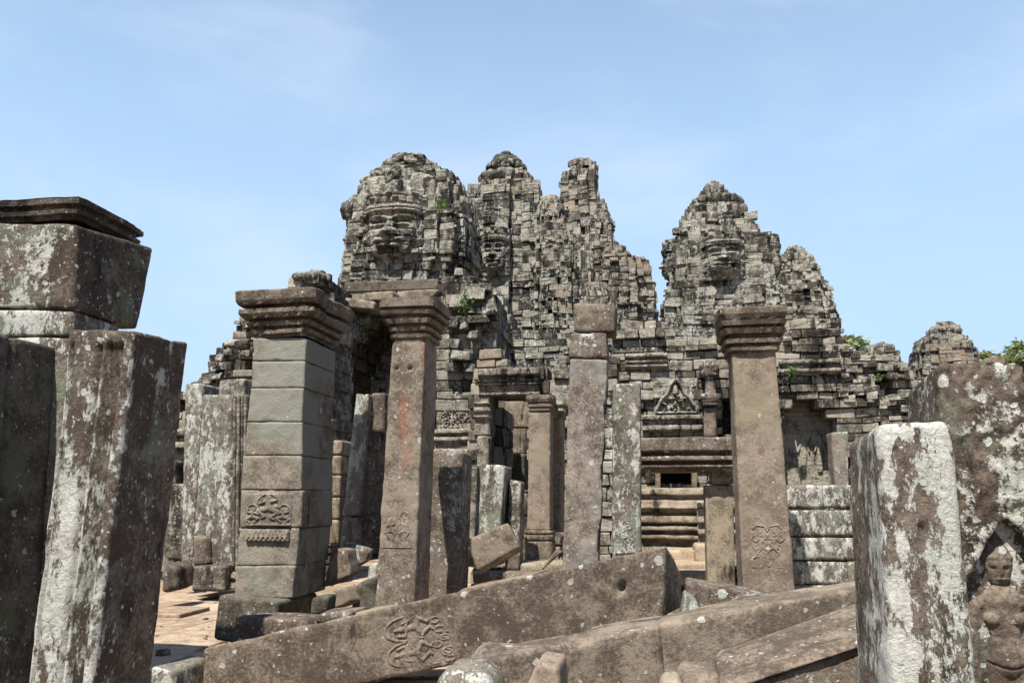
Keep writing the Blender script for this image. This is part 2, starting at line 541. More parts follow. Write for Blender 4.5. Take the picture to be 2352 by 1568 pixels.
def face_mesh(pl, s, z, hw, d0, rot=0.0, seed=0, depth=1.0, crown=1.0, course=0.30, nu=90, nv=130, vs=1.0):
    """the serene carved stone face: a worn relief built of coursed blocks. hw = half width in metres"""
    u = np.linspace(-1.25, 1.25, nu)
    v = np.linspace(-1.5, 1.75, nv)
    U, V = np.meshgrid(u, v, indexing='ij')
    g = lambda a, b, ra, rb: np.exp(-((U - a) / ra) ** 2 - ((V - b) / rb) ** 2)
    au = np.abs(U)
    head = np.sqrt(np.clip(1 - (au / 1.06) ** 2.5, 0, 1)) * 0.62
    chin = sstep(V, -1.36, -0.95)
    wid = 0.98 - 0.30 * sstep(-V, 0.35, 1.25)
    jaw = sstep(wid - au, -0.08, 0.16)
    H = head * (0.35 + 0.65 * chin) * (0.35 + 0.65 * np.where(V < 0.7, jaw, 1.0))
    H += 0.10 * (g(0.52, -0.28, 0.32, 0.36) + g(-0.52, -0.28, 0.32, 0.36))
    for sg in (-1, 1):
        du = U * sg
        m = sstep(du, 0.06, 0.16) * sstep(-du, -0.86, -0.70)
        bl = 0.50 + 0.10 * np.sin(np.clip((du - 0.1) / 0.75, 0, 1) * math.pi * 0.9) - 0.04
        H += 0.10 * m * np.exp(-((V - bl) / 0.07) ** 2)
        H -= 0.17 * g(sg * 0.42, 0.30, 0.30, 0.13)
        e = 1 - ((du - 0.43) / 0.29) ** 2 - ((V - 0.18) / 0.13) ** 2
        H += 0.13 * np.sqrt(np.clip(e, 0, 1))
        H -= 0.07 * sstep(du, 0.14, 0.2) * sstep(-du, -0.74, -0.66) * np.exp(-((V - 0.10 - 0.04 * (du - 0.43)) / 0.030) ** 2)
        H -= 0.10 * g(sg * 0.42, 0.0, 0.28, 0.07) * 0.6
        H += 0.11 * g(sg * 0.21, -0.20, 0.11, 0.12)
        # long ears
        ear = np.exp(-((du - 1.07) / 0.10) ** 2) * sstep(V, -1.0, -0.85) * sstep(-V, -0.55, -0.40)
        H += 0.24 * ear * (0.75 + 0.25 * np.sin(V * 11))
    t = np.clip((0.46 - V) / 0.74, 0, 1)
    nw = 0.09 + 0.14 * t
    nose = np.exp(-(np.abs(U) / nw) ** 2.6) * (0.08 + 0.27 * t) * sstep(-V, -0.52, -0.40) * sstep(V, -0.36, -0.25)
    H += nose
    H -= 0.07 * g(0, -0.42, 0.12, 0.09)
    sm = 0.11 * U * U
    lw = sstep(-au, -0.60, -0.36)
    H += 0.15 * lw * np.exp(-(np.abs(V + 0.57 - sm) / 0.085) ** 3)
    H += 0.15 * sstep(-au, -0.54, -0.24) * np.exp(-(np.abs(V + 0.80 - sm) / 0.095) ** 3)
    H -= 0.10 * sstep(-au, -0.64, -0.50) * np.exp(-((V + 0.685 - sm) / 0.035) ** 2)
    H -= 0.10 * g(0, -0.97, 0.32, 0.05)
    H += 0.14 * g(0, -1.13, 0.26, 0.15)
    # diadem with a row of studs, crown above
    dia = sstep(V, 0.72, 0.78) * sstep(-V, -1.16, -1.10)
    H += crown * dia * (0.12 + 0.05 * (np.sin(U * 24) > 0) * np.exp(-((V - 0.93) / 0.08) ** 2) + 0.03 * np.sin(V * 40))
    cr = sstep(V, 1.12, 1.2)
    H += crown * cr * (0.05 + 0.05 * np.sign(np.sin(U * 7 + np.floor(V * 5) * 1.7)))
    # coursing
    cv = course / hw / vs
    wv = V + 0.02 * np.sin(U * 3)
    row = np.floor(wv / cv)
    bwid = 0.62
    colx = U / bwid + hsh(row.astype(int), row.astype(int) * 0, row.astype(int) * 0, seed) * 1.0
    cc = np.floor(colx)
    off = hsh(row.astype(int), cc.astype(int), row.astype(int) * 0, seed + 3)
    H += (off - 0.5) * 0.03
    dj = np.minimum(np.abs(wv / cv - np.round(wv / cv)) * cv, np.abs(colx - np.round(colx)) * bwid)
    H -= 0.055 * np.exp(-(dj / 0.02) ** 2)
    fl = np.stack((U, V, U * 0 + seed), -1).reshape(-1, 3)
    H += 0.055 * fbm(fl, 4, 5, seed).reshape(H.shape)
    edge = sstep(1.25 - au, 0.0, 0.05) * sstep(1.75 - V, 0, 0.05) * sstep(V + 1.5, 0, 0.05)
    H = H * edge - 0.45 * (1 - edge)
    a = rot
    ur = pl.ur * math.cos(a) + pl.ub * math.sin(a)
    ub = -pl.ur * math.sin(a) + pl.ub * math.cos(a)
    c = pl.w(s, z, 0)
    D = d0 - H * hw * depth
    Wd = c + ur * (U * hw)[..., None] + UZ * (V * hw * vs)[..., None] + ub * D[..., None]
    idx = np.arange(nu * nv).reshape(nu, nv)
    f = np.stack((idx[:-1, :-1], idx[1:, :-1], idx[1:, 1:], idx[:-1, 1:]), -1).reshape(-1, 4)
    return Wd.reshape(-1, 3), f, (0.2 + 0.6 * off).reshape(-1)

def place_face(pl, x, y, hwpx, d, vs=1.0, depth=1.0, seed=1, course=.2):
    """a face whose middle shows at (x, y) in the photo, at distance d in front of plane pl"""
    pf = Plane(x, 20.0)
    pf.o = pl.o - pl.ub * d
    s, z = pf.px(x, y)
    hw = (pf.px(x + hwpx, y)[0] - pf.px(x - hwpx, y)[0]) / 2
    return face_mesh(pf, s, z, hw, 0.0, seed=seed, depth=depth, course=course, vs=vs)

def moulding(pl, x0, x1, prof, th, ymid=None, seed=0, res=0.04, amp=0.010, orn=(), ends=True, chip=0.02):
    """a straight band of mouldings on plane pl. prof = (y, out in metres) from the top down"""
    xm = (x0 + x1) / 2
    s0 = pl.px(x0, prof[0][0] if ymid is None else ymid)[0]
    s1 = pl.px(x1, prof[0][0] if ymid is None else ymid)[0]
    z = np.array([pl.px(xm, q[0])[1] for q in prof]); o = np.array([q[1] for q in prof])
    zz, oo = [], []
    for i in range(len(z) - 1):
        m = max(2, int(math.hypot(z[i] - z[i + 1], o[i] - o[i + 1]) / res) + 1)
        t = np.linspace(0, 1, m, endpoint=False)
        zz += list(z[i] + (z[i + 1] - z[i]) * t); oo += list(o[i] + (o[i + 1] - o[i]) * t)
    zz.append(z[-1]); oo.append(o[-1])
    zz, oo = np.array(zz), np.array(oo)
    n = max(3, int((s1 - s0) / res))
    ss = np.linspace(s0, s1, n)
    S, Z = np.meshgrid(ss, zz, indexing='ij')
    O = np.repeat(oo[None], n, 0)
    for (ya, yb, a, wl) in orn:
        za, zb = pl.px(xm, ya)[1], pl.px(xm, yb)[1]
        mk = ((Z <= za) & (Z >= zb))
        O = O + mk * a * (np.abs(np.sin((S - s0) * math.pi / wl)) ** 0.7 - 0.6)
    p = np.stack((S, Z, O * 0 + seed), -1).reshape(-1, 3)
    O = O + (amp * fbm(p, 6, 4, seed) - chip * np.clip(fbm(p, 2.5, 3, seed + 9) - 0.1, 0, 1)).reshape(O.shape)
    Z = Z + (amp * 0.8 * fbm(p, 3, 3, seed + 4)).reshape(O.shape)
    rows = [np.full((n, 1), th), -O, np.full((n, 1), th)]
    D = np.concatenate(rows, 1)
    Z = np.concatenate((Z[:, :1], Z, Z[:, -1:]), 1)
    S = np.concatenate((S[:, :1], S, S[:, -1:]), 1)
    Wd = pl.o + pl.ur * S[..., None] + pl.ub * D[..., None] + UZ * Z[..., None]
    m = S.shape[1]
    idx = np.arange(n * m).reshape(n, m)
    f = [np.stack((idx[:-1, :-1], idx[:-1, 1:], idx[1:, 1:], idx[1:, :-1]), -1).reshape(-1, 4)]
    if ends:                                  # cap the two ends with strips to the back edge
        V = Wd.reshape(-1, 3)
        ex, off = [], n * m
        for i, fl in ((0, 0), (n - 1, 1)):
            zc = Z[i]
            back = pl.o + pl.ur * S[i][:, None] + pl.ub * np.full((m, 1), th) + UZ * zc[:, None]
            ex.append(back)
            b = np.arange(m) + off
            q = np.stack((idx[i, :-1], b[:-1], b[1:], idx[i, 1:]), -1)
            f.append(q[:, ::-1] if fl else q)
            off += m
        V = np.concatenate([V] + ex)
    else:
        V = Wd.reshape(-1, 3)
    return V, np.concatenate(f)

def capital(c, hx, hy, rot, prof, seed=0, res=0.03, orn=(), amp=0.008, chip=0.05):
    """square moulded capital: prof = (z, out) from the bottom up, around a shaft of half sizes hx, hy centred on c"""
    z = np.array([q[0] for q in prof]); o = np.array([q[1] for q in prof])
    zz, oo = [], []
    for i in range(len(z) - 1):
        m = max(2, int(math.hypot(z[i] - z[i + 1], o[i] - o[i + 1]) / res) + 1)
        t = np.linspace(0, 1, m, endpoint=False)
        zz += list(z[i] + (z[i + 1] - z[i]) * t); oo += list(o[i] + (o[i + 1] - o[i]) * t)
    zz.append(z[-1]); oo.append(o[-1])
    zz, oo = np.array(zz), np.array(oo)
    nx, ny = max(6, int(2 * hx / res)), max(6, int(2 * hy / res))
    tx, ty = np.linspace(-1, 1, nx, endpoint=False), np.linspace(-1, 1, ny, endpoint=False)
    px = np.concatenate((tx, np.ones(ny), -tx, -np.ones(ny)))
    py = np.concatenate((-np.ones(nx), ty, np.ones(nx), -ty))
    run = np.concatenate((tx * hx, ty * hy, tx * hx, ty * hy))
    n, m = len(px), len(zz)
    O = np.repeat(oo[None], n, 0)
    Z = np.repeat(zz[None], n, 0)
    for (za, zb, a, wl) in orn:
        mk = ((Z >= za) & (Z <= zb))
        O = O + mk * a * (np.abs(np.sin(run * math.pi / wl))[:, None] ** 0.7 - 0.6)
    crd = np.stack((np.repeat(px[:, None] * hx, m, 1), np.repeat(py[:, None] * hy, m, 1), Z), -1).reshape(-1, 3)
    nz = fbm(crd + seed, 7, 4, seed).reshape(n, m)
    ch = np.clip(fbm(crd + seed * 2, 2.6, 3, seed + 8).reshape(n, m) - 0.12, 0, 1)
    cornerness = (np.maximum(0, np.minimum(np.abs(px), np.abs(py)) - 0.8) / 0.2)[:, None]
    O = O + amp * nz - chip * ch * (O > 0.03) * 1.2 - 0.02 * cornerness
    Z = Z + amp * fbm(crd + 31, 4, 3, seed + 2).reshape(n, m)
    X = px[:, None] * np.maximum(hx + O, 0.004)
    Y = py[:, None] * np.maximum(hy + O, 0.004)
    ca, sa = math.cos(rot), math.sin(rot)
    V = np.stack((X * ca - Y * sa, X * sa + Y * ca, Z), -1).reshape(-1, 3) + np.array((c[0], c[1], 0))
    idx = np.arange(n * m).reshape(n, m)
    nx_ = np.roll(idx, -1, 0)
    f = np.stack((idx[:, :-1], nx_[:, :-1], nx_[:, 1:], idx[:, 1:]), -1).reshape(-1, 4)
    return V, f

def relief(c, ur, up, nrm, w, h, strokes, depth=0.02, seed=0, n=64, frame=None, sink=0.0, flatten=1.0):
    """a carved panel w x h centred on c. strokes: lists of (x, y) with radii, in panel units -1..1"""
    nu, nv = n, int(n * h / w)
    u = np.linspace(-1, 1, nu); v = np.linspace(-1, 1, nv)
    U, V = np.meshgrid(u * w / 2, v * h / 2, indexing='ij')
    H = np.zeros_like(U)
    for st in strokes:
        pts, rad = st[0], st[1]
        hgt = st[2] if len(st) > 2 else 1.0
        d = np.full_like(U, 9.0)
        for i in range(max(1, len(pts) - 1)):
            a = np.array(pts[i]) * (w / 2, h / 2)
            b = np.array(pts[min(i + 1, len(pts) - 1)]) * (w / 2, h / 2)
            ab = b - a
            L = max(float(ab @ ab), 1e-9)
            t = np.clip(((U - a[0]) * ab[0] + (V - a[1]) * ab[1]) / L, 0, 1)
            r0 = rad[min(i, len(rad) - 1)]; r1 = rad[min(i + 1, len(rad) - 1)]
            rr = (r0 + (r1 - r0) * t) * w / 2
            dd = np.hypot(U - a[0] - ab[0] * t, V - a[1] - ab[1] * t) / rr
            d = np.minimum(d, dd)
        s = np.sqrt(np.clip(1 - d ** 2, 0, 1)) * hgt
        H = np.where(hgt > 0, np.maximum(H, s), np.minimum(H, s)) if hgt > 0 else H + s
    p = np.stack((U, V, U * 0 + seed), -1).reshape(-1, 3)
    H = H * depth * (0.85 + 0.25 * fbm(p, 9, 3, seed).reshape(H.shape)) + 0.003 * fbm(p, 30, 2, seed + 3).reshape(H.shape)
    ed = np.minimum(1 - np.abs(U) / (w / 2), 1 - np.abs(V) / (h / 2))
    H = H * sstep(ed, 0.0, 0.10) - 0.014 - 0.02 * (1 - sstep(ed, -0.01, 0.05)) - sink
    Wd = np.asarray(c) + ur * U[..., None] + up * V[..., None] + nrm * H[..., None]
    idx = np.arange(nu * nv).reshape(nu, nv)
    f = np.stack((idx[:-1, :-1], idx[1:, :-1], idx[1:, 1:], idx[:-1, 1:]), -1).reshape(-1, 4)
    return Wd.reshape(-1, 3), f

def dancer(x, y, k, m=1):
    """a dancing figure in panel units: centre x, y, scale k, m mirrors it"""
    q = lambda *pp: [(x + m * a * k, y + b * k) for a, b in pp]
    r = lambda *rr: [a * k for a in rr]
    return [(q((0, .62)), r(.13)), (q((0, .80), (0, .92)), r(.10, .04)),
            (q((0, .42), (0.02, .05)), r(.15, .12)), (q((0.02, -.02)), r(.19)),
            (q((-.14, .38), (-.42, .22), (-.30, .52)), r(.07, .06, .05)),
            (q((.14, .38), (.44, .46), (.36, .80)), r(.07, .06, .05)),
            (q((0, -.08), (-.46, -.22), (-.14, -.62), (-.26, -.70)), r(.13, .10, .07, .05)),
            (q((.04, -.08), (.50, -.30), (.16, -.70), (.34, -.80)), r(.13, .10, .07, .05)),
            (q((-.1, -.1), (-.5, .1), (-.62, -.2)), r(.03, .03, .02), .6),
            (q((.1, -.1), (.6, 0.05), (.7, -.35)), r(.03, .03, .02), .6)]

def arch_line(x, y, w, h, t=.035):
    pts = [(x + w * math.cos(a), y + h * math.sin(a)) for a in np.linspace(0, math.pi, 12)]
    return [(pts, [t], .7)]

# ------------------------------------------------------------------ materials
class NT:
    def __init__(self, name):
        self.m = bpy.data.materials.new(name)
        self.m.use_nodes = True
        self.t = self.m.node_tree
        self.t.nodes.clear()
    def n(self, t, ins=None, **k):
        nd = self.t.nodes.new(t)
        for a, b in k.items():
            setattr(nd, a, b)
        for a, b in (ins or {}).items():
            if hasattr(b, 'links') or isinstance(b, bpy.types.NodeSocket):
                self.t.links.new(b, nd.inputs[a])
            else:
                nd.inputs[a].default_value = b
        return nd
    def noise(self, vec, scale, detail=6, rough=.6, dist=0.0):
        return self.n('ShaderNodeTexNoise', {'Vector': vec, 'Scale': scale, 'Detail': detail, 'Roughness': rough, 'Distortion': dist}).outputs['Fac']
    def rng(self, v, a, b, c=0.0, d=1.0):
        return self.n('ShaderNodeMapRange', {0: v, 1: a, 2: b, 3: c, 4: d}, interpolation_type='SMOOTHSTEP').outputs[0]
    def ma(self, op, a, b=0.0, c=0.0):
        return self.n('ShaderNodeMath', {0: a, 1: b, 2: c}, operation=op).outputs[0]
    def mix(self, f, a, b):
        return self.n('ShaderNodeMix', {'Factor': f, 'A': a, 'B': b}, data_type='RGBA').outputs['Result']

def c4(c):
    return (c[0], c[1], c[2], 1.0)

def stone_mat(name, lo, hi, white=0.60, spots=0.0, dark=0.60, green=0.66, rust=None, sc=1.0, bump=0.5, blk=0.5,
              wcol=(0.60, 0.59, 0.53), dcol=(0.032, 0.027, 0.024), gcol=(0.225, 0.235, 0.165), spot_sc=7.0, wide=0.07, grey=None, aspect=0.0, stretch=1.0, warm=None, carve=0.0):
    """weathered sandstone. white, dark, green, rust are thresholds: lower means more of it"""
    T = NT(name)
    K = 0.47
    lo, hi = [q * K * .85 for q in lo], [q * K for q in hi]
    wcol, dcol, gcol = [q * .55 for q in wcol], [q * .40 for q in dcol], [q * K for q in gcol]
    grey = None if grey is None else [q * K for q in grey]
    geo = T.n('ShaderNodeNewGeometry')
    pos = geo.outputs['Position']
    if sc != 1.0:
        pos = T.n('ShaderNodeVectorMath', {0: pos, 'Scale': sc}, operation='SCALE').outputs[0]
    sv = T.n('ShaderNodeMapping', {'Vector': pos, 'Scale': (2.4, 2.4, 0.55)}).outputs[0]
    at = T.n('ShaderNodeAttribute', attribute_name='blk').outputs['Fac']
    nA = T.noise(pos, 1.1, 5, .6)
    nB = T.noise(pos, 6.0, 8, .68)
    nC = T.noise(pos, 42.0, 5, .7)
    f = T.ma('MULTIPLY_ADD', nA, 1.2, T.ma('MULTIPLY_ADD', nB, 1.9, -1.05))
    f = T.ma('ADD', f, T.ma('MULTIPLY_ADD', at, blk, -blk / 2))
    f = T.ma('ADD', f, T.ma('MULTIPLY_ADD', nC, 1.5, -0.75))
    col = T.mix(T.rng(f, 0.18, 0.82), c4(lo), c4(hi))
    if grey is not None:
        col = T.mix(T.rng(T.ma('ADD', T.noise(pos, 0.9, 4, .6), T.ma('MULTIPLY_ADD', at, .3, -.15)), .46, .60), col, c4(grey))
    if warm is not None:
        nw = T.ma('ADD', T.noise(pos, 0.55, 5, .62), T.ma('MULTIPLY_ADD', at, .16, -.08))
        col = T.mix(T.rng(nw, warm, warm + .10, 0, .6), col, (0.19, 0.135, 0.088, 1))
    if rust is not None:
        nr = T.noise(sv, 1.2, 6, .6, .3)
        col = T.mix(T.rng(nr, rust, rust + 0.12, 0, .75), col, (0.21, 0.085, 0.048, 1))
    ng = T.noise(pos, 2.3, 9, .66)
    col = T.mix(T.rng(ng, green, green + 0.09, 0, .8), col, c4(gcol))
    nd = T.ma('ADD', T.noise(sv, 1.3, 9, .7), T.ma('MULTIPLY_ADD', at, -.14, .07))
    dk = T.rng(nd, dark, dark + 0.08, 0, .92)
    col = T.mix(dk, col, c4(dcol))
    nW = T.noise(pos if stretch == 1.0 else T.n('ShaderNodeMapping', {'Vector': pos, 'Scale': (1, 1, stretch)}).outputs[0], 13.0, 12, .80)
    nL = T.noise(sv, 0.9, 4, .6)
    nM = T.noise(sv, 3.2, 5, .65)
    wv = T.ma('ADD', nW, T.ma('MULTIPLY_ADD', nL, 0.5, T.ma('MULTIPLY_ADD', nM, 0.35, -0.425)))
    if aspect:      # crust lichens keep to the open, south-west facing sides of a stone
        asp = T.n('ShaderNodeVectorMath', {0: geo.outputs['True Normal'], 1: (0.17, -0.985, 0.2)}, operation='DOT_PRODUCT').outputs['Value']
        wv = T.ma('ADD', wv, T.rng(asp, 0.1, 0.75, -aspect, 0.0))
    wh = T.rng(wv, white, white + wide, 0, .95)
    if spots > 0:
        pd = T.n('ShaderNodeVectorMath', {0: pos, 1: T.n('ShaderNodeVectorMath', {0: T.n('ShaderNodeTexNoise', {'Vector': pos, 'Scale': 26.0, 'Detail': 5.0}).outputs['Color'], 'Scale': 0.05}, operation='SCALE').outputs[0]}, operation='ADD').outputs[0]
        for s_, p_ in ((spot_sc, spots * .8), (spot_sc * 2.1, spots * 1.1), (spot_sc * 4.5, spots * 2.0)):
            vo = T.n('ShaderNodeTexVoronoi', {'Vector': pd, 'Scale': s_, 'Randomness': 1.0})
            cs = T.n('ShaderNodeSeparateColor', {0: vo.outputs['Color']})
            rad = T.ma('MULTIPLY', T.rng(cs.outputs[0], 1 - p_, 1.0), 0.30)
            sp = T.rng(T.ma('SUBTRACT', rad, vo.outputs['Distance']), 0.0, 0.05, 0, .92)
            wh = T.ma('MAXIMUM', wh, sp)
    wc = T.mix(T.rng(nC, .35, .65), c4([q * .72 for q in wcol]), c4(wcol))
    wc = T.mix(T.rng(ng, .45, .62, 0, .35), wc, (0.22, 0.25, 0.19, 1))
    col = T.mix(wh, col, wc)
    h = T.ma('MULTIPLY_ADD', nB, 0.8, T.ma('MULTIPLY_ADD', nC, 0.45, T.ma('MULTIPLY', wh, 0.25)))
    h = T.ma('ADD', h, T.ma('MULTIPLY', T.noise(pos, 130.0, 3, .6), 0.16))
    if carve:
        cv = T.n('ShaderNodeMapping', {'Vector': pos, 'Scale': (2.6, 2.6, 13.0)}).outputs[0]
        cu = T.n('ShaderNodeMapping', {'Vector': pos, 'Scale': (10.0, 10.0, 2.2)}).outputs[0]
        hz = T.rng(T.noise(cv, 1.0, 3, .5), .42, .58)
        vt = T.rng(T.noise(cu, 1.0, 3, .5), .42, .58)
        sw = T.rng(T.noise(pos, 1.6, 2, .5), .44, .54)
        mxv = T.n('ShaderNodeMix', {'Factor': sw, 'A': hz, 'B': vt}, data_type='FLOAT').outputs['Result']
        h = T.ma('ADD', h, T.ma('MULTIPLY', mxv, carve))
    bp = T.n('ShaderNodeBump', {'Strength': bump, 'Distance': 0.03 / max(sc, .3), 'Height': h}).outputs[0]
    bs = T.n('ShaderNodeBsdfPrincipled', {'Base Color': col, 'Roughness': 0.93, 'Normal': bp})
    bs.inputs['Specular IOR Level'].default_value = 0.15
    T.n('ShaderNodeOutputMaterial', {'Surface': bs.outputs[0]})
    return T.m

M = {}
M['tower'] = stone_mat('tower_stone', (0.095, 0.083, 0.068), (0.53, 0.50, 0.41), carve=.75, white=0.545, dark=0.535, green=0.58, warm=0.62, sc=1.0, blk=0.75, bump=0.9, wcol=(0.74, 0.72, 0.64))
M['tower_far'] = stone_mat('far_tower_stone', (0.11, 0.095, 0.077), (0.52, 0.48, 0.395), carve=.75, white=0.565, dark=0.555, green=0.60, warm=0.575, sc=0.8, wcol=(0.70, 0.68, 0.61), blk=0.75, bump=0.7)
M['wall'] = stone_mat('gallery_stone', (0.11, 0.09, 0.072), (0.49, 0.44, 0.35), carve=.4, white=0.565, dark=0.55, green=0.58, warm=0.61, blk=0.7, wcol=(0.70, 0.68, 0.61), bump=0.6)
M['buff'] = stone_mat('buff_stone', (0.21, 0.165, 0.115), (0.48, 0.40, 0.295), white=0.63, dark=0.585, green=0.62, blk=0.7, bump=0.5)
M['pier'] = stone_mat('pier_stone', (0.24, 0.20, 0.155), (0.44, 0.385, 0.305), white=0.68, spots=0.03, dark=0.60, green=0.60, blk=0.55, bump=0.6, grey=(0.37, 0.365, 0.30))
M['brown'] = stone_mat('brown_sandstone', (0.155, 0.120, 0.092), (0.37, 0.30, 0.23), white=0.665, spots=0.16, dark=0.645, green=0.64, bump=0.6, gcol=(0.26, 0.235, 0.165), spot_sc=6.0)
M['tan'] = stone_mat('tan_sandstone', (0.21, 0.165, 0.125), (0.41, 0.335, 0.255), white=0.68, spots=0.12, dark=0.68, green=0.64, bump=0.6, gcol=(0.28, 0.25, 0.18), spot_sc=6.0)
M['pink'] = stone_mat('pinkish_grey_sandstone', (0.20, 0.16, 0.13), (0.45, 0.38, 0.315), white=0.57, spots=0.22, dark=0.62, green=0.60, rust=0.68, bump=0.6, grey=(0.36, 0.345, 0.30), spot_sc=9.0)
M['rust'] = stone_mat('red_stained_sandstone', (0.19, 0.15, 0.115), (0.41, 0.335, 0.26), white=0.70, spots=0.18, dark=0.66, green=0.68, rust=0.525, bump=0.45, spot_sc=8.0)
M['rose'] = stone_mat('rose_sandstone', (0.27, 0.205, 0.155), (0.44, 0.35, 0.27), white=0.74, spots=0.07, dark=0.72, green=0.70, rust=0.70, bump=0.45, grey=(0.37, 0.31, 0.21))
M['lichen'] = stone_mat('lichened_sandstone', (0.14, 0.10, 0.078), (0.30, 0.245, 0.19), white=0.545, spots=0.22, dark=0.62, green=0.58, bump=0.75, wcol=(0.70, 0.69, 0.63), spot_sc=6.0)
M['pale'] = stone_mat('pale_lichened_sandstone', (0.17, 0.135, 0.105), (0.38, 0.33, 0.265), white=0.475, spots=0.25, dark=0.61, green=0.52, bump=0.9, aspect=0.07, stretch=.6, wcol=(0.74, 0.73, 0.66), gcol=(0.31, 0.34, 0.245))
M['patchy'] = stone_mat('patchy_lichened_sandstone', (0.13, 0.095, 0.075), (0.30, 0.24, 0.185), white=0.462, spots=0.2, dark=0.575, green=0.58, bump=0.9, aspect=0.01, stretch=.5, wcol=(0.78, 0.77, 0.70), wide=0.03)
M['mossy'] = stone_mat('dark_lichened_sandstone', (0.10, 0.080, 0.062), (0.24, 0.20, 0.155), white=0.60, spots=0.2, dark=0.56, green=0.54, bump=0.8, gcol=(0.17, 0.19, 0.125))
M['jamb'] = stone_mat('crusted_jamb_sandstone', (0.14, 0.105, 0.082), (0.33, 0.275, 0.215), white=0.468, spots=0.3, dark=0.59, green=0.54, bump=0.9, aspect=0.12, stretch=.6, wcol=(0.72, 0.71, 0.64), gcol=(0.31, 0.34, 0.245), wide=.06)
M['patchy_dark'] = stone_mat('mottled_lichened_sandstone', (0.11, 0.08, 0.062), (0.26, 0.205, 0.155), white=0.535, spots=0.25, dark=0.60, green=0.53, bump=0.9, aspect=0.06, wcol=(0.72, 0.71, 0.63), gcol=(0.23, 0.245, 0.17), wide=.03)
M['cap'] = stone_mat('capital_stone', (0.16, 0.12, 0.09), (0.36, 0.30, 0.23), white=0.60, spots=0.08, dark=0.60, green=0.66, rust=0.64, bump=0.6)
M['pave'] = stone_mat('paving_stone', (0.44, 0.315, 0.215), (0.66, 0.51, 0.375), white=0.80, dark=0.80, green=0.80, blk=0.5, bump=0.4)
M['earth'] = stone_mat('sandy_earth', (0.30, 0.20, 0.13), (0.46, 0.33, 0.23), white=0.85, dark=0.85, green=0.72, bump=0.5)

def leaf_mat(name, a, b):
    T = NT(name)
    oi = T.n('ShaderNodeAttribute', attribute_name='blk').outputs['Fac']
    col = T.mix(oi, c4(a), c4(b))
    d = T.n('ShaderNodeBsdfPrincipled', {'Base Color': col, 'Roughness': 0.55})
    tr = T.n('ShaderNodeBsdfTranslucent', {'Color': col})
    mx = T.n('ShaderNodeMixShader', {0: 0.35, 1: d.outputs[0], 2: tr.outputs[0]})
    T.n('ShaderNodeOutputMaterial', {'Surface': mx.outputs[0]})
    return T.m
M['leaf'] = leaf_mat('leaf', (0.05, 0.10, 0.02), (0.13, 0.21, 0.04))
M['tree_leaf'] = leaf_mat('tree_leaf', (0.08, 0.11, 0.035), (0.24, 0.27, 0.11))
M['bark'] = stone_mat('bark', (0.10, 0.075, 0.05), (0.20, 0.16, 0.12), white=0.9, dark=0.7, green=0.7)

#@@SCENE
# ------------------------------------------------------------------ ground
gv, gf = [], []
n = 40
gx = np.concatenate((-np.geomspace(600, 14, 8), np.linspace(-12, 12, 25), np.geomspace(14, 600, 8)))
gy = np.concatenate((-np.geomspace(300, 4, 6), np.linspace(-2, 40, 40), np.geomspace(45, 1500, 9)))
GX, GY = np.meshgrid(gx, gy, indexing='ij')
gp = np.stack((GX, GY, GX * 0), -1).reshape(-1, 3)
gp[:, 2] = -0.10 + 0.02 * fbm(gp, 0.7, 3, 4)
ix = np.arange(len(gp)).reshape(GX.shape)
g = obj('ground', gp, np.stack((ix[:-1, :-1], ix[1:, :-1], ix[1:, 1:], ix[:-1, 1:]), -1).reshape(-1, 4), M['earth'], origin=(0, 0, 0))
g['kind'] = 'structure'

B = Blocks()
yy = 3.5
while yy < 24:
    d = rng.uniform(0.7, 1.25)
    xx = -9 + rng.uniform(0, .8)
    while xx < 9:
        w = rng.uniform(0.6, 1.6)
        c = UR * (xx + w / 2) + UB * (yy + d / 2) + UZ * (-0.11 + rng.normal(0, 0.012))
        B.add(c, (w / 2 - .006, d / 2 - .006, 0.11), AX)
        xx += w
    yy += d
g = B.build('paving', M['pave'], jit=0.006, erode=0.006, seed=5)
g['kind'] = 'structure'
parts = []
for i in range(420):
    x, y = rng.uniform(-5.5, 4), rng.uniform(5.8, 14)
    s_ = float(np.clip(rng.lognormal(-3.9, .55), .008, .07))
    parts.append(lump((x, y, s_ * .3), (s_, s_ * rng.uniform(.6, 1), s_ * .6), rng.uniform(0, 3), n=2, seed=i))
v, f, b = join(parts)
g = obj('stone_chips', v, f, M['wall'], blk=b)
g['kind'] = 'stuff'

# ------------------------------------------------------------------ face tower above the porch
def crown_rubble(B, pl, x0, x1, y0, y1, n, dep, size):
    for i in range(n):
        t = rng.random()
        x = x0 + (x1 - x0) * t
        top = y1 + (y0 - y1) * (1 - (2 * t - 1) ** 2)
        y = rng.uniform(top, y1)
        rubble(B, pl, [(x, y, rng.uniform(-dep, dep))], size)

def petals(B, pl, s, z, r, n, h, lean=0.5):
    """big blunt stone petals standing out from a tower"""
    for i in range(n):
        a = 2 * math.pi * i / n + rng.normal(0, .06)
        rr = r * rng.uniform(.94, 1.05)
        v, f = lump(pl.w(s + rr * math.sin(a), z + rng.normal(0, h * .10), -rr * math.cos(a)),
                    (r * 2.5 / n * rng.uniform(.85, 1.15), r * .20, h * rng.uniform(.45, .62)), pl.rot + a, e=.35, seed=int(rng.integers(1, 900)), noise=.35)
        B.extra(v, f, rng.uniform(.2, .8))

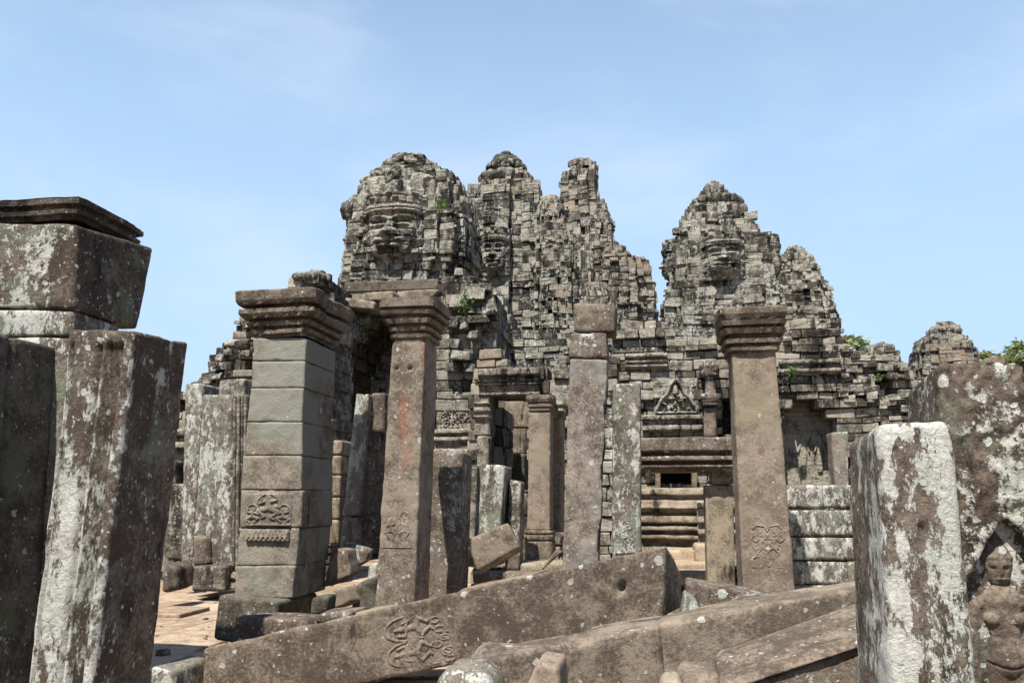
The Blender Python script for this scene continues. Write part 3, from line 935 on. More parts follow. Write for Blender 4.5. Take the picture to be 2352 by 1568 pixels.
def face_tower_a():
    Yc = 22.0
    prof = [(374, 900, 975), (386, 870, 1012), (402, 852, 1038), (422, 842, 1050), (450, 824, 1060), (482, 810, 1068), (515, 802, 1078),
            (560, 795, 1083), (600, 787, 1080), (640, 780, 1062), (668, 772, 1052), (700, 772, 1060), (1330, 760, 1070)]
    t = thing('face_tower', 'domed grey face tower above the dark pointed arch, with one broad calm face', 'face tower', Plane(935, Yc).w(0, 0))
    B = Blocks()
    red = [(0, 1.0), (.40, 1.0), (.40, .95), (.62, .95), (.62, .84), (.84, .84)]
    pl = tower_body(B, Yc, prof, course=0.24, bw=(0.28, 0.6), red=red, out=0.022, rib=0.05, zmin=0.0)
    s, z = pl.px(935, 440); k = (pl.px(1055, 440)[0] - pl.px(824, 440)[0]) / 2
    B.build('tower_body', M['tower'], t, seed=3, wave=.09)
    for row, (yy, xa, xb, nn, hh) in enumerate(((446, 822, 1064, 15, .62), (419, 840, 1052, 14, .46), (396, 858, 1034, 12, .36), (380, 882, 1008, 9, .28))):
        Bp = Blocks() if row == 0 else Bp
        sa, za = pl.px(xa, yy); sb, zb = pl.px(xb, yy)
        za = front_z(pl, 935, yy, (sb - sa) / 2)
        za = front_z(pl, 935, yy, pl.wz(za) * .95)
        rr = pl.wz(za)
        petals(Bp, pl, (sa + sb) / 2, za, rr * 1.02, nn, hh)
    v, f, b = heap(pl, 885, 1000, 360, 392, seed=3, size=.26, layers=3)
    Bp.extra(v, f, b)
    Bp.build('lotus_crown', M['tower'], t, seed=9, erode=0)
    v, f, b = place_face(pl, 906, 536, 61, k * 1.07, vs=.80, depth=1.0, seed=4, course=.22)
    obj('carved_face', v, f, M['tower'], t, blk=b)
    z = pl.px(935, 535)[1]; hw = k * .38
    for sg, sd in ((1, 6), (-1, 8)):
        # the faces on the two flanks
        pr = Plane(935, Yc)
        a = sg * math.pi / 2
        o = pl.w(pl.px(935, 540)[0], 0, 0)
        pf = Plane(935, Yc); pf.o = np.array((o[0], o[1], 0)); pf.rot = pl.rot + a
        pf.ur = np.array((math.cos(pf.rot), math.sin(pf.rot), 0)); pf.ub = np.array((-math.sin(pf.rot), math.cos(pf.rot), 0))
        v, f, b = face_mesh(pf, 0, z, hw, -k * .90, seed=sd, course=.22, vs=.9)
        obj('carved_face', v, f, M['tower'], t, blk=b)
    # chin apron and shoulder stones under the face
    v, f = hexa(front([(800, 690), (1000, 690), (965, 590), (838, 590)], Yc - k * 1.06, .8), res=.06, r=.12, chip=.2, disp=.05, seed=22, chipsc=1.4)
    obj('chest_block', v, f, M['tower'], t)
    return t
face_tower_a()

def porch():
    """gabled porch with a corbelled arch in front of the face tower"""
    pl = Plane(950, 18.0)
    t = thing('arched_porch', 'broad ruined stone porch with tall dark pointed arch under the domed face tower', 'porch', pl.w(0, 0))
    outer = [(752, 1300), (752, 690), (772, 668), (815, 652), (850, 655), (905, 648), (960, 655), (1030, 640), (1052, 618), (1078, 628), (1100, 650), (1125, 668), (1140, 690),
             (1143, 740), (1143, 800), (1105, 830), (1092, 900), (1092, 1040), (1098, 1300)]
    hole = [(776, 1310), (776, 960), (783, 880), (795, 822), (820, 768), (850, 728), (880, 700), (893, 690), (908, 700), (935, 728), (962, 768), (985, 822), (997, 880), (1002, 905), (1002, 1310)]
    B = Blocks()
    masonry(B, pl, outer, [hole], course=.25, bw=(.35, .95), th=.55, out=.018, rag=.02, bands=((668, 690, .10), (985, 1000, .12), (1020, 1032, .08)), zmin=-.1)
    B.build('front_wall', M['wall'], t, seed=13, wave=.05)
    # a loose, broken edge on the right flank and on the gable
    B = Blocks()
    fl = Plane(1120, 18.2)
    masonry(B, fl, [(1092, 1300), (1092, 840), (1098, 700), (1115, 665), (1138, 690), (1146, 800), (1118, 900), (1112, 1300)], course=.20, bw=(.2, .4), th=1.6, out=.04, rag=.05, miss=.04)
    for i in range(30):
        rubble(B, pl, [(rng.uniform(1040, 1140), rng.uniform(660, 850), rng.uniform(-.12, .0))], (.10, .2), rot=.3)
    B.build('broken_flank', M['tower'], t, seed=15, jit=.02, wave=.08)
    # the vault behind the arch
    B = Blocks()
    s0, s1 = pl.px(776, 1000)[0], pl.px(1002, 1000)[0]
    zt = pl.px(890, 690)[1]
    za = pl.px(890, 880)[1]
    cx = (s0 + s1) / 2
    hw = (s1 - s0) / 2
    z = -.1
    while z < zt + .3:
        h = rng.uniform(.22, .32)
        q = 0 if z < za else ((z - za) / (zt - za)) ** 1.6
        ww = hw * (1 - min(q, 1)) + .02
        for sg in (-1, 1):
            dd = .5
            while dd < 4.4:
                L = rng.uniform(.5, .9)
                B.add(pl.w(cx + sg * (ww + .25), z + h / 2, dd + L / 2), (.25 + rng.uniform(0, .03), L / 2, h / 2 - .004), pl.rot)
                dd += L
        ss = -hw
        while ss < hw:
            B.add(pl.w(cx + ss + .3, z + h / 2, 4.6), (.32, .2, h / 2 - .004), pl.rot)
            ss += .6
        z += h
    B.add(pl.w(cx, zt + .35, 2.4), (hw, 2.4, .12), pl.rot)
    B.build('vault', M['mossy'], t, seed=17)  # darker stone than the porch front, standing in for shade inside the vault
    # frieze of scrollwork right of the arch, and the base mouldings
    p2 = Plane(1045, 17.9)
    c = p2.w(*p2.px(1047, 946), -.02)
    s0, s1 = p2.px(1003, 946)[0], p2.px(1092, 946)[0]
    hh = p2.px(1047, 905)[1] - p2.px(1047, 985)[1]
    scr = []
    for i in range(10):
        for j in range(5):
            x, y = -.85 + i * .19 + rng.normal(0, .02), -.8 + j * .4 + rng.normal(0, .04)
            a0 = rng.uniform(0, 6)
            scr.append(([(x + .08 * math.cos(a0 + q), y + .14 * math.sin(a0 + q)) for q in np.linspace(0, 4.6, 8)], [.03]))
    v, f = relief(c, p2.ur, UZ, -p2.ub, s1 - s0, hh, scr, depth=.07, seed=5, n=70)
    obj('scroll_frieze', v, f, M['lichen'], t)
    v, f = moulding(p2, 1000, 1096, [(985, .10), (990, .14), (996, .14), (998, .06), (1002, .06), (1005, .12), (1012, .13), (1016, .05), (1030, .04), (1034, .12), (1042, .14), (1046, .02)], .3, seed=3, res=.03)
    obj('base_moulding', v, f, M['wall'], t)
    # ledge of slipped blocks over the arch
    for i, (pts, d) in enumerate((([(836, 690), (902, 690), (904, 668), (838, 672)], .35), ([(908, 694), (985, 690), (1010, 664), (925, 668)], .32), ([(765, 700), (858, 712), (862, 692), (768, 680)], .3))):
        v, f = hexa(front(pts, 17.75, .6), res=.04, r=.012, chip=.14, disp=.025, seed=40 + i)
        obj('gable_stone', v, f, M['buff'], t)
    return t
porch()

# ------------------------------------------------------------------ the slender face tower with ribs and its turret
RIBS = [(0, 1.0), (.22, 1.0), (.22, .72), (.34, .72), (.34, .95), (.54, .95), (.54, .66), (.64, .66), (.64, .84), (.84, .84)]
def ribbed_tower():
    Yc = 27.0
    t = thing('face_tower', 'tall ribbed stone tower crowned by a lotus ring, small smiling face on its left side', 'face tower', Plane(1160, Yc).w(0, 0))
    prof = [(402, 1116, 1208), (416, 1110, 1214), (421, 1086, 1228), (440, 1080, 1236), (474, 1072, 1244), (520, 1070, 1250), (640, 1064, 1256), (760, 1058, 1262), (1290, 1046, 1270)]
    B = Blocks()
    pl = tower_body(B, Yc, prof, course=.25, bw=(.3, .7), red=RIBS, out=.03, rib=.05, zmin=0.0)
    B.build('tower_body', M['tower'], t, seed=23, wave=.10)
    s0, z0 = pl.px(1102, 392); s1, _ = pl.px(1221, 392)
    r = (s1 - s0) / 2
    v, f = ring(pl.w((s0 + s1) / 2, front_z(pl, 1160, 393, r), 0), r, r, .40, 16, seed=3, lobe=.2)
    rg = obj('lotus_crown', v, f, M['tower'], t)
    B = Blocks()
    v, f, b = heap(pl, 1122, 1204, 355, 392, seed=6, size=.3, layers=4)
    obj('broken_finial', v, f, M['tower'], rg, blk=b)
    k = (pl.px(1250, 560)[0] - pl.px(1068, 560)[0]) / 2 / .84 * .84
    v, f, b = place_face(pl, 1136, 584, 28, k * 1.26, vs=1.22, depth=1.2, seed=7, course=.20)
    obj('carved_face', v, f, M['tower'], t, blk=b)
    # the pier carrying the face, and side piers
    B = Blocks()
    for (x0, x1, yt, dd) in ((1108, 1168, 420, 1.16), (1196, 1236, 425, 1.10), (1090, 1104, 640, 1.16), (1108, 1165, 640, 1.24), (1172, 1200, 500, 1.04)):
        pw = Plane(1160, Yc); pw.o = pw.o + pw.ub * (-k * dd)
        masonry(B, pw, [(x0, 1280), (x0, yt), (x1, yt), (x1, 1280)], course=.22, bw=(.25, .6), th=.8, out=.03, rag=.02, miss=.03, core=True)
    B.build('tower_pier', M['tower'], t, seed=29, wave=.10)
    # turret on the right
    prof2 = [(470, 1238, 1288), (482, 1236, 1296), (530, 1232, 1312), (600, 1230, 1322), (700, 1226, 1328), (1290, 1222, 1332)]
    B = Blocks()
    p2 = tower_body(B, 25.6, prof2, course=.21, bw=(.26, .6), red=RIBS, out=.03, rib=.06, zmin=0.0, miss=.04)
    tr = B.build('turret', M['tower'], t, seed=31, wave=.12)
    s0, z0 = p2.px(1240, 455); s1, _ = p2.px(1284, 455)
    v, f = ring(p2.w((s0 + s1) / 2, front_z(p2, 1262, 453, .5), 0), (s1 - s0) / 2 * 1.05, (s1 - s0) / 2 * 1.05, .42, 10, seed=12)
    obj('lotus_crown', v, f, M['tower'], tr)
    s, z = p2.px(1306, 640)
    return t
ribbed_tower()

# ------------------------------------------------------------------ ruined central tower
def central_tower():
    Yc = 38.0
    t = thing('ruined_tower', 'jagged ruined central tower of brown grey stone stepping down to the right', 'tower', Plane(1380, Yc).w(0, 0))
    def stack(prof, Y, red, cs=.30, seed=1, out=.035, miss=.04):
        B = Blocks()
        tower_body(B, Y, prof, course=cs, bw=(.35, .9), red=red, out=out, rib=.05, zmin=0.0, miss=miss)
        return B
    sq = [(0, 1.0), (.5, 1.0), (.5, .9), (.9, .9)]
    B = stack([(374, 1318, 1362), (384, 1316, 1366), (402, 1290, 1371), (460, 1287, 1376), (540, 1285, 1382), (700, 1280, 1390), (1250, 1270, 1400)], Yc, sq, seed=2)
    rubble(B, Plane(1340, Yc), [(1327, 372, 0), (1335, 374, .2), (1352, 378, 0), (1322, 384, -.3), (1360, 392, 0)], (.2, .32))
    B.build('tower_core', M['tower_far'], t, seed=41, wave=.14)
    for i, (pr, Y) in enumerate((([(457, 1374, 1388), (480, 1366, 1396), (515, 1355, 1411), (560, 1350, 1412), (700, 1340, 1420), (1250, 1330, 1430)], 36.5),
                                 ([(560, 1392, 1424), (575, 1388, 1441), (592, 1384, 1455), (620, 1380, 1460), (700, 1370, 1468), (1250, 1360, 1476)], 35.5),
                                 ([(592, 1440, 1474), (605, 1430, 1487), (628, 1425, 1493), (680, 1420, 1507), (742, 1410, 1511), (1250, 1405, 1513)], 36.0),
                                 ([(545, 1306, 1330), (570, 1296, 1352), (620, 1290, 1362), (690, 1286, 1372), (1250, 1280, 1390)], 33.5),
                                 ([(655, 1352, 1386), (680, 1345, 1402), (740, 1338, 1420), (1250, 1330, 1430)], 32.0))):
        B = stack(pr, Y, RIBS if i > 2 else sq, cs=.27, seed=5 + i, out=.03, miss=.05)
        B.build('stepped_buttress', M['tower_far'], t, seed=50 + i, k=0, jit=.014, wave=.16)
    return t
central_tower()

# ------------------------------------------------------------------ right hand face tower
def face_tower_b():
    Yc = 22.0
    t = thing('face_tower', 'pointed face tower right of the sky gap, its face just above the tallest right pillar', 'face tower', Plane(1655, Yc).w(0, 0))
    prof = [(463, 1606, 1686), (467, 1598, 1698), (475, 1578, 1716), (498, 1566, 1727), (531, 1556, 1741), (552, 1548, 1757), (590, 1545, 1770),
            (640, 1540, 1780), (690, 1528, 1792), (711, 1519, 1796), (740, 1520, 1796), (800, 1530, 1796), (1330, 1530, 1800)]
    B = Blocks()
    red = [(0, .97), (.27, .97), (.27, .76), (.34, .76), (.34, 1.0), (.46, 1.0), (.46, .74), (.56, .74), (.56, .92), (.70, .92), (.70, .80), (.80, .80)]
    pl = tower_body(B, Yc, prof, course=.21, bw=(.24, .55), red=red, out=.03, rib=.045, zmin=0.0)
    B.build('tower_body', M['tower'], t, seed=61, wave=.08)
    s0, z0 = pl.px(1590, 450); s1, _ = pl.px(1700, 450)
    r = (s1 - s0) / 2
    v, f = ring(pl.w((s0 + s1) / 2, front_z(pl, 1645, 451, r), 0), r * 1.05, r * 1.05, .27, 16, seed=6, lobe=.22)
    rg = obj('lotus_crown', v, f, M['tower'], t)
    B = Blocks()
    v, f, b = heap(pl, 1606, 1672, 421, 452, seed=16, size=.24, layers=3)
    obj('broken_finial', v, f, M['tower'], rg, blk=b)
    k = (pl.px(1775, 590)[0] - pl.px(1540, 590)[0]) / 2
    v, f, b = place_face(pl, 1661, 594, 41, k * 1.07, vs=.86, depth=1.1, seed=9, course=.16)
    obj('carved_face', v, f, M['tower'], t, blk=b)
    z = pl.px(1655, 594)[1]; hw = k * .27
    for sg, sd in ((-1, 3), (1, 5)):
        pf = Plane(1655, Yc)
        o = pl.w(pl.px(1655, 590)[0], 0, 0)
        pf.o = np.array((o[0], o[1], 0)); pf.rot = pl.rot + sg * math.pi / 2
        pf.ur = np.array((math.cos(pf.rot), math.sin(pf.rot), 0)); pf.ub = np.array((-math.sin(pf.rot), math.cos(pf.rot), 0))
        v, f, b = face_mesh(pf, 0, z - .1, hw, -k * .92, seed=sd, course=.16, depth=1.2)
        obj('carved_face', v, f, M['tower'], t, blk=b)
    return t
face_tower_b()

def turret_right():
    Yc = 25.0
    t = thing('ribbed_turret', 'smaller ribbed stone turret with flat lotus cap leaning against the pointed face tower', 'tower', Plane(1840, Yc).w(0, 0))
    prof = [(600, 1792, 1862), (611, 1780, 1878), (640, 1776, 1886), (656, 1772, 1902), (686, 1768, 1911), (721, 1764, 1921), (770, 1760, 1930), (1330, 1750, 1940)]
    B = Blocks()
    pl = tower_body(B, Yc, prof, course=.18, bw=(.22, .5), red=RIBS, out=.022, rib=.05, zmin=0.0)
    B.build('tower_body', M['tower'], t, seed=71, wave=.09)
    s0, z0 = pl.px(1782, 588); s1, _ = pl.px(1866, 588)
    r = (s1 - s0) / 2
    v, f = ring(pl.w((s0 + s1) / 2, front_z(pl, 1824, 590, r), 0), r, r, .32, 16, seed=16, lobe=.2)
    rg = obj('lotus_crown', v, f, M['tower'], t)
    B = Blocks()
    v, f, b = heap(pl, 1794, 1858, 569, 592, seed=26, size=.24, layers=2)
    obj('broken_finial', v, f, M['tower'], rg, blk=b)
turret_right()

def small_tower(name, label, Yc, prof, cap, rub, course, seed, mat='tower_far'):
    t = thing(name, label, 'tower', Plane((prof[0][1] + prof[0][2]) / 2, Yc).w(0, 0))
    B = Blocks()
    pl = tower_body(B, Yc, prof, course=course, bw=(.3, .7), red=[(0, 1.0), (.4, 1.0), (.4, .92), (.64, .92), (.64, .8), (.8, .8)], out=.025, rib=.05, zmin=0.0)
    B.build('tower_body', M[mat], t, seed=seed, wave=.09)
    x0, x1, y0, y1 = cap
    s0, z0 = pl.px(x0, y0); s1, z1 = pl.px(x1, y1)
    r = (s1 - s0) / 2
    v, f = ring(pl.w((s0 + s1) / 2, front_z(pl, (x0 + x1) / 2, (y0 + y1) / 2, r), 0), r, r, z0 - z1, 14, seed=seed + 1, lobe=.18)
    rg = obj('lotus_crown', v, f, M[mat], t)
    B = Blocks()
    v, f, b = heap(pl, rub[0], rub[1], rub[2], rub[3] + 10, seed=seed, size=.32, layers=2)
    obj('broken_finial', v, f, M[mat], rg, blk=b)
    return t
small_tower('small_tower', 'small squat stone tower with flat round cap, left of the far right dome tower', 27.0,
            [(807, 1994, 2060), (813, 1990, 2069), (835, 1984, 2077), (852, 1978, 2088), (960, 1960, 2100), (1300, 1955, 2105)], (1986, 2053, 789, 807), (2005, 2045, 786, 790), .16, 81)
small_tower('small_tower', 'dome shaped grey tower with split top, standing at the far right', 30.0,
            [(767, 2128, 2206), (774, 2114, 2224), (788, 2110, 2234), (802, 2106, 2238), (822, 2102, 2247), (845, 2098, 2252), (960, 2090, 2262), (1300, 2085, 2268)], (2128, 2207, 750, 764), (2140, 2202, 737, 752), .17, 91)

# small finial showing above the stacked pier
pl = Plane(716, 17.0)
B = Blocks()
rubble(B, pl, [(690, 655, 0), (716, 656, 0), (742, 655, .1), (700, 650, .2), (730, 650, -.1)], (.14, .2), rot=.3)
fv, ff, fb = B.arrays(bev=.3, jit=.02, erode=.03, seed=2)
s0, z0 = pl.px(676, 636); s1, z1 = pl.px(757, 650)
v, f = ring(pl.w((s0 + s1) / 2, (z0 + z1) / 2, 0), (s1 - s0) / 2, (s1 - s0) / 2, (z0 - z1) * 1.0, 14, seed=4, lobe=.2)
t = thing('roof_finial', 'small weathered lotus finial peeking over the stacked block pier', 'finial', pl.w(pl.px(716, 700)[0], pl.px(716, 740)[1]))
obj('lotus_ring', v, f, M['tower'], t)
B.c, B.h, B.r, B.b = list(B.c), list(B.h), list(B.r), list(B.b)
masonry(B, pl, [(640, 760), (665, 690), (676, 655), (756, 655), (772, 700), (790, 760)], course=.2, bw=(.25, .5), th=1.2, out=.03)
B.build('finial_base', M['tower'], t, seed=5)
rubble_top = Blocks()
rubble(rubble_top, pl, [(690, 630, 0), (705, 629, .1), (720, 627, 0), (735, 629, 0), (748, 633, .1)], (.07, .11))
rubble_top.build('broken_top', M['tower'], t, bev=.4, seed=6)

# ------------------------------------------------------------------ walls of the galleries
def wall(name, label, x, Y, outer, holes=(), mat='wall', cat='wall', **k):
    pl = Plane(x, Y)
    t = thing(name, label, cat, pl.w(0, 0))
    B = Blocks()
    sd = k.pop('seed', 3)
    masonry(B, pl, outer, holes, **k)
    B.build('masonry', M[mat], t, seed=sd, wave=.045)
    return t, pl

# left ruin
lw, lp = wall('ruined_wall', 'ruined gallery wall stepping up to the right behind the near left pillar', 480, 14.5,
     [(330, 1330), (330, 905), (403, 899), (436, 891), (452, 876), (466, 856), (475, 833), (487, 813), (502, 798), (525, 783), (540, 750), (546, 728), (590, 724), (760, 700), (760, 1330)],
     [[(409, 942), (412, 922), (428, 909), (446, 917), (449, 942)], [(404, 1104), (404, 1046), (438, 1046), (438, 1104)]],
     course=.14, bw=(.2, .5), th=.9, out=.025, rag=.03, bands=((905, 912, .12), (950, 958, .08), (970, 978, .10), (1000, 1012, .08)), seed=101)
v, f = moulding(lp, 380, 470, [(985, .02), (990, .12), (1000, .14), (1006, .07), (1012, .07), (1018, .15), (1028, .16), (1034, .06), (1044, .02)], .2, seed=4, res=.03)
obj('lintel_moulding', v, f, M['wall'], lw)
for i, (a, b_, yt, yb, o) in enumerate(((372, 402, 1055, 1330, .1), (424, 440, 1050, 1280, .12), (384, 425, 1110, 1285, .14))):
    v, f = hexa(front([(a, yb), (b_, yb), (b_, yt), (a, yt)], 14.4 - o, .3), res=.05, seed=60 + i)
    obj('jamb_stone', v, f, M['wall'], lw)
B = Blocks()
for i in range(30):
    x = rng.uniform(440, 575)
    yt = float(np.interp(x, [436, 466, 487, 525, 546, 580], [893, 858, 815, 785, 732, 726]))
    rubble(B, lp, [(x, yt + rng.uniform(4, 120) ** 1.0, rng.uniform(-.06, .02))], (.05, .11), rot=.15)
B.build('loose_coping', M['tower'], lw, seed=103, jit=.03)

# broad plain pilaster left of the stacked pier
t = thing('door_pilaster', 'wide pale door pilaster with a fluted right edge, left of the stacked pier', 'pilaster', Plane(490, 12.0).w(0, 0))
v, f = hexa(front([(437, 1338), (535, 1345), (535, 905), (466, 905)], 12.0, .7), res=.05, r=.03, chip=.05, disp=.014, seed=5)
obj('shaft', v, f, M['pale'], t)
for i in range(4):
    xa = 533 + i * 8
    v, f = hexa(front([(xa - 2, 1318), (xa + 5, 1318), (xa + 9, 905), (xa + 2, 905)], 11.93 - (.05 if i % 2 else .0), .5), res=.04, r=.02, chip=.02, disp=.006, seed=15 + i)
    obj('flute', v, f, M['wall'], t)
v, f = moulding(Plane(550, 11.9), 526, 572, [(1312, .02), (1318, .10), (1326, .12), (1330, .06), (1338, .10), (1350, .12)], .5, seed=8, res=.03)
obj('base', v, f, M['wall'], t)
v, f = hexa(front([(437, 1300), (482, 1300), (478, 1228), (444, 1228)], 11.95, .2), res=.03, r=.06, chip=.1, disp=.03, seed=33)
obj('broken_boss', v, f, M['lichen'], t)
stone('plinth_block', [(441, 1358), (515, 1358), (515, 1298), (441, 1300)], 11.7, .5, M['wall'], parent=t, chip=.08)
tag(stone('jamb_stone', [(415, 1335), (438, 1338), (468, 880), (425, 880)], 12.5, .6, M['pale'], chip=.04), 'narrow leaning door jamb behind the wide pale door pilaster', 'door jamb')
tag(stone('lintel_block', [(500, 930), (560, 930), (563, 868), (503, 872)], 12.3, .6, M['tower'], chip=.12), 'rough lintel block on top of the wide pale door pilaster', 'stone block')
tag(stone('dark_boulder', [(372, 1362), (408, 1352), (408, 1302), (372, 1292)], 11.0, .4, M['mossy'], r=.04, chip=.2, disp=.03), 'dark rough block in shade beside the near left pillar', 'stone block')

# wall with the square headed doorway behind the slim pillar
dw, dp = wall('doorway_wall', 'broken gallery wall with a square headed doorway behind the slim capped pillar', 1200, 13.5,
     [(1066, 1300), (1080, 905), (1093, 850), (1103, 808), (1130, 806), (1158, 812), (1172, 842), (1242, 848), (1262, 862), (1300, 834), (1312, 800), (1420, 812), (1420, 1300)],
     [[(1126, 1262), (1120, 1060), (1124, 912), (1212, 908), (1212, 1262)]], course=.17, bw=(.25, .6), th=.7, out=.03, rag=.02, seed=111)
v, f = moulding(dp, 1102, 1240, [(846, .06), (850, .20), (864, .20), (868, .10), (873, .10), (876, .16), (880, .10), (884, .14), (888, .07), (902, .06), (904, .10), (909, .10)], .6, seed=5, res=.025, orn=((849, 866, .05, .12), (902, 909, .03, .05)))
obj('lintel', v, f, M['wall'], dw)
v, f = moulding(dp, 1092, 1125, [(908, .08), (925, .08), (928, .14), (934, .08), (940, .14), (946, .14), (950, .08), (958, .12), (964, .06), (1000, .05)], .5, seed=6, res=.025)
obj('jamb_capital', v, f, M['wall'], dw)
v, f = hexa(front([(1096, 1240), (1120, 1240), (1122, 1000), (1094, 1000)], 13.35, .3), res=.05, seed=7)
obj('jamb', v, f, M['wall'], dw)
# passage seen through the doorway
iw, ip = wall('passage_wall', 'sunlit buff wall seen through the square headed doorway', 1190, 17.2,
     [(1085, 1300), (1085, 860), (1260, 860), (1260, 1300)], course=.4, bw=(.6, 1.0), th=.4, out=.012, mat='buff', seed=113)
B = Blocks()
for i in range(4):
    dd = .72 + i * .30
    zz = -.1
    while zz < dp.px(1150, 930)[1] - .1:
        B.add(dp.w(dp.px(1124, 1000)[0] - .18 + .05 * i * .2, zz + .17, dd), (.25, .17, .165), dp.rot)
        zz += .34
B.build('passage_side', M['wall'], dw, seed=115)
tag(stone('fallen_lintel', [(1150, 1120), (1206, 1125), (1204, 1040), (1160, 1046)], 15.5, .6, M['mossy'], chip=.2, r=.05), 'dark broken block lying inside the square headed doorway', 'stone block')

# wall with blind windows in the middle right
mw, mpn = wall('window_wall', 'gallery wall with small dark windows and a carved pediment, left of the tallest right pillar', 1560, 14.5,
     [(1405, 1350), (1405, 770), (1440, 748), (1520, 742), (1530, 768), (1560, 775), (1600, 765), (1640, 770), (1700, 742), (1830, 742), (1830, 1350)],
     [[(1513, 1004), (1513, 993), (1585, 993), (1585, 1004)], [(1518, 1119), (1518, 1082), (1588, 1082), (1588, 1119)], [(1660, 1003), (1660, 912), (1684, 912), (1684, 1003)]],
     course=.14, bw=(.2, .45), th=.7, out=.025, rag=.0, bands=((765, 790, .10), (905, 915, .06)), seed=121)
v, f = moulding(mpn, 1437, 1532, [(812, .04), (816, .14), (822, .14), (826, .07), (832, .12), (836, .07), (842, .10), (848, .03)], .4, seed=7, res=.025)
obj('cornice', v, f, M['wall'], mw)
v, f = moulding(mpn, 1475, 1612, [(952, .04), (956, .16), (964, .16), (967, .09), (976, .09), (980, .13), (988, .13), (992, .05)], .4, seed=9, res=.025)
obj('window_lintel', v, f, M['wall'], mw)
c = mpn.w(*mpn.px(1552, 912), -.035)
s0, s1 = mpn.px(1500, 912)[0], mpn.px(1604, 912)[0]
hh = mpn.px(1552, 868)[1] - mpn.px(1552, 954)[1]
ped = [([(-.9, -.75), (-.62, -.1), (-.4, .1), (-.2, .65), (0, .9), (.2, .65), (.4, .1), (.62, -.1), (.9, -.75)], [.09]), ([(-.9, -.85), (.9, -.85)], [.08])]
for i in range(16):
    x, y = rng.uniform(-.6, .6), rng.uniform(-.75, .2)
    if abs(x) < .65 - (y + .75) * .45:
        ped.append(([(x, y), (x + rng.normal(0, .08), y + rng.normal(0, .08))], [.08, .05]))
ped.append(([(0, .2), (0, .5)], [.16, .12]))
v, f = relief(c, mpn.ur, UZ, -mpn.ub, s1 - s0, hh, ped, depth=.12, seed=6, n=80)
obj('carved_pediment', v, f, M['tower'], mw)
for i, (xa, xb) in enumerate(((1505, 1517), (1589, 1602))):
    v, f = hexa(front([(xa, 1122), (xb, 1122), (xb, 1078), (xa, 1078)], 14.3, .2), res=.03, r=.012, chip=.02, seed=70 + i)
    obj('window_jamb', v, f, M['buff'], mw)
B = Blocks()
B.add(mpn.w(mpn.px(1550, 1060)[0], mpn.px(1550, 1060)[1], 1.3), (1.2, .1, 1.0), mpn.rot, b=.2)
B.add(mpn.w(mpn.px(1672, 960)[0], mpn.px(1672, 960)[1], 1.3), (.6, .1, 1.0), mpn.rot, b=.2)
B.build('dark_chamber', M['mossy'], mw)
t = thing('colonnette', 'small brown colonnette with ornate head beside the dark slot in the window wall', 'colonnette', mpn.w(mpn.px(1630, 1005)[0], mpn.px(1630, 1005)[1]))
v, f = hexa(front([(1617, 1004), (1646, 1004), (1646, 936), (1617, 936)], 14.15, .3), res=.04, seed=77)
obj('shaft', v, f, M['rust'], t)
c = mpn.w(mpn.px(1631, 936)[0], mpn.px(1631, 936)[1], -.2)
v, f = capital(c, .11, .12, mpn.rot, [(0, .0), (.03, .03), (.05, .01), (.08, .04), (.14, .06), (.2, .06), (.22, -.02), (.50, -.04), (.54, .03), (.7, .06), (.78, .02), (.79, -.10)], seed=3, res=.025)
v[:, 2] += c[2]
obj('head', v, f, M['lichen'], t)
# the moulded plinth under the window and the steps to it
v, f = moulding(Plane(1550, 13.9), 1470, 1622, [(1120, .0), (1124, .1), (1136, .12), (1140, .04), (1146, .04), (1150, .10), (1160, .12), (1166, .16), (1174, .10), (1180, .02), (1186, .12), (1192, .15), (1200, .15), (1204, .05),
                                              (1206, .05), (1209, .16), (1216, .18), (1222, .06), (1226, .06), (1229, .17), (1236, .18), (1241, .07), (1254, .08), (1258, .16), (1276, .18), (1290, .22), (1320, .25)], .6, seed=11, res=.03, amp=.02, chip=.06)
tag(obj('moulded_plinth', v, f, M['buff']), 'warm buff moulded plinth with horizontal bands below the small dark window', 'plinth')
v, f = moulding(Plane(1640, 13.6), 1600, 1700, [(1150, .0), (1154, .1), (1166, .12), (1170, .04), (1186, .04), (1190, .14), (1200, .15), (1204, .05), (1214, .05), (1218, .16), (1226, .18), (1232, .06), (1270, .1), (1300, .1)], .6, seed=13, res=.03, amp=.02, chip=.06)
tag(obj('moulded_plinth', v, f, M['wall']), 'darker moulded plinth block right of the warm buff plinth', 'plinth')
st = thing('stone_steps', 'worn sunlit steps in front of the buff moulded plinth', 'steps', Plane(1580, 12.6).w(0, 0))
for i, (a, b_, yt, yb, Y) in enumerate(((1500, 1640, 1272, 1290, 13.2), (1510, 1625, 1262, 1300, 12.9), (1520, 1640, 1292, 1322, 12.3), (1530, 1650, 1316, 1345, 11.6), (1596, 1650, 1250, 1300, 12.6))):
    v, f = hexa(front([(a, yb), (b_, yb), (b_, yt), (a, yt)], Y, .7), res=.05, r=.03, chip=.1, disp=.02, seed=80 + i)
    obj('step', v, f, M['pave'], st)

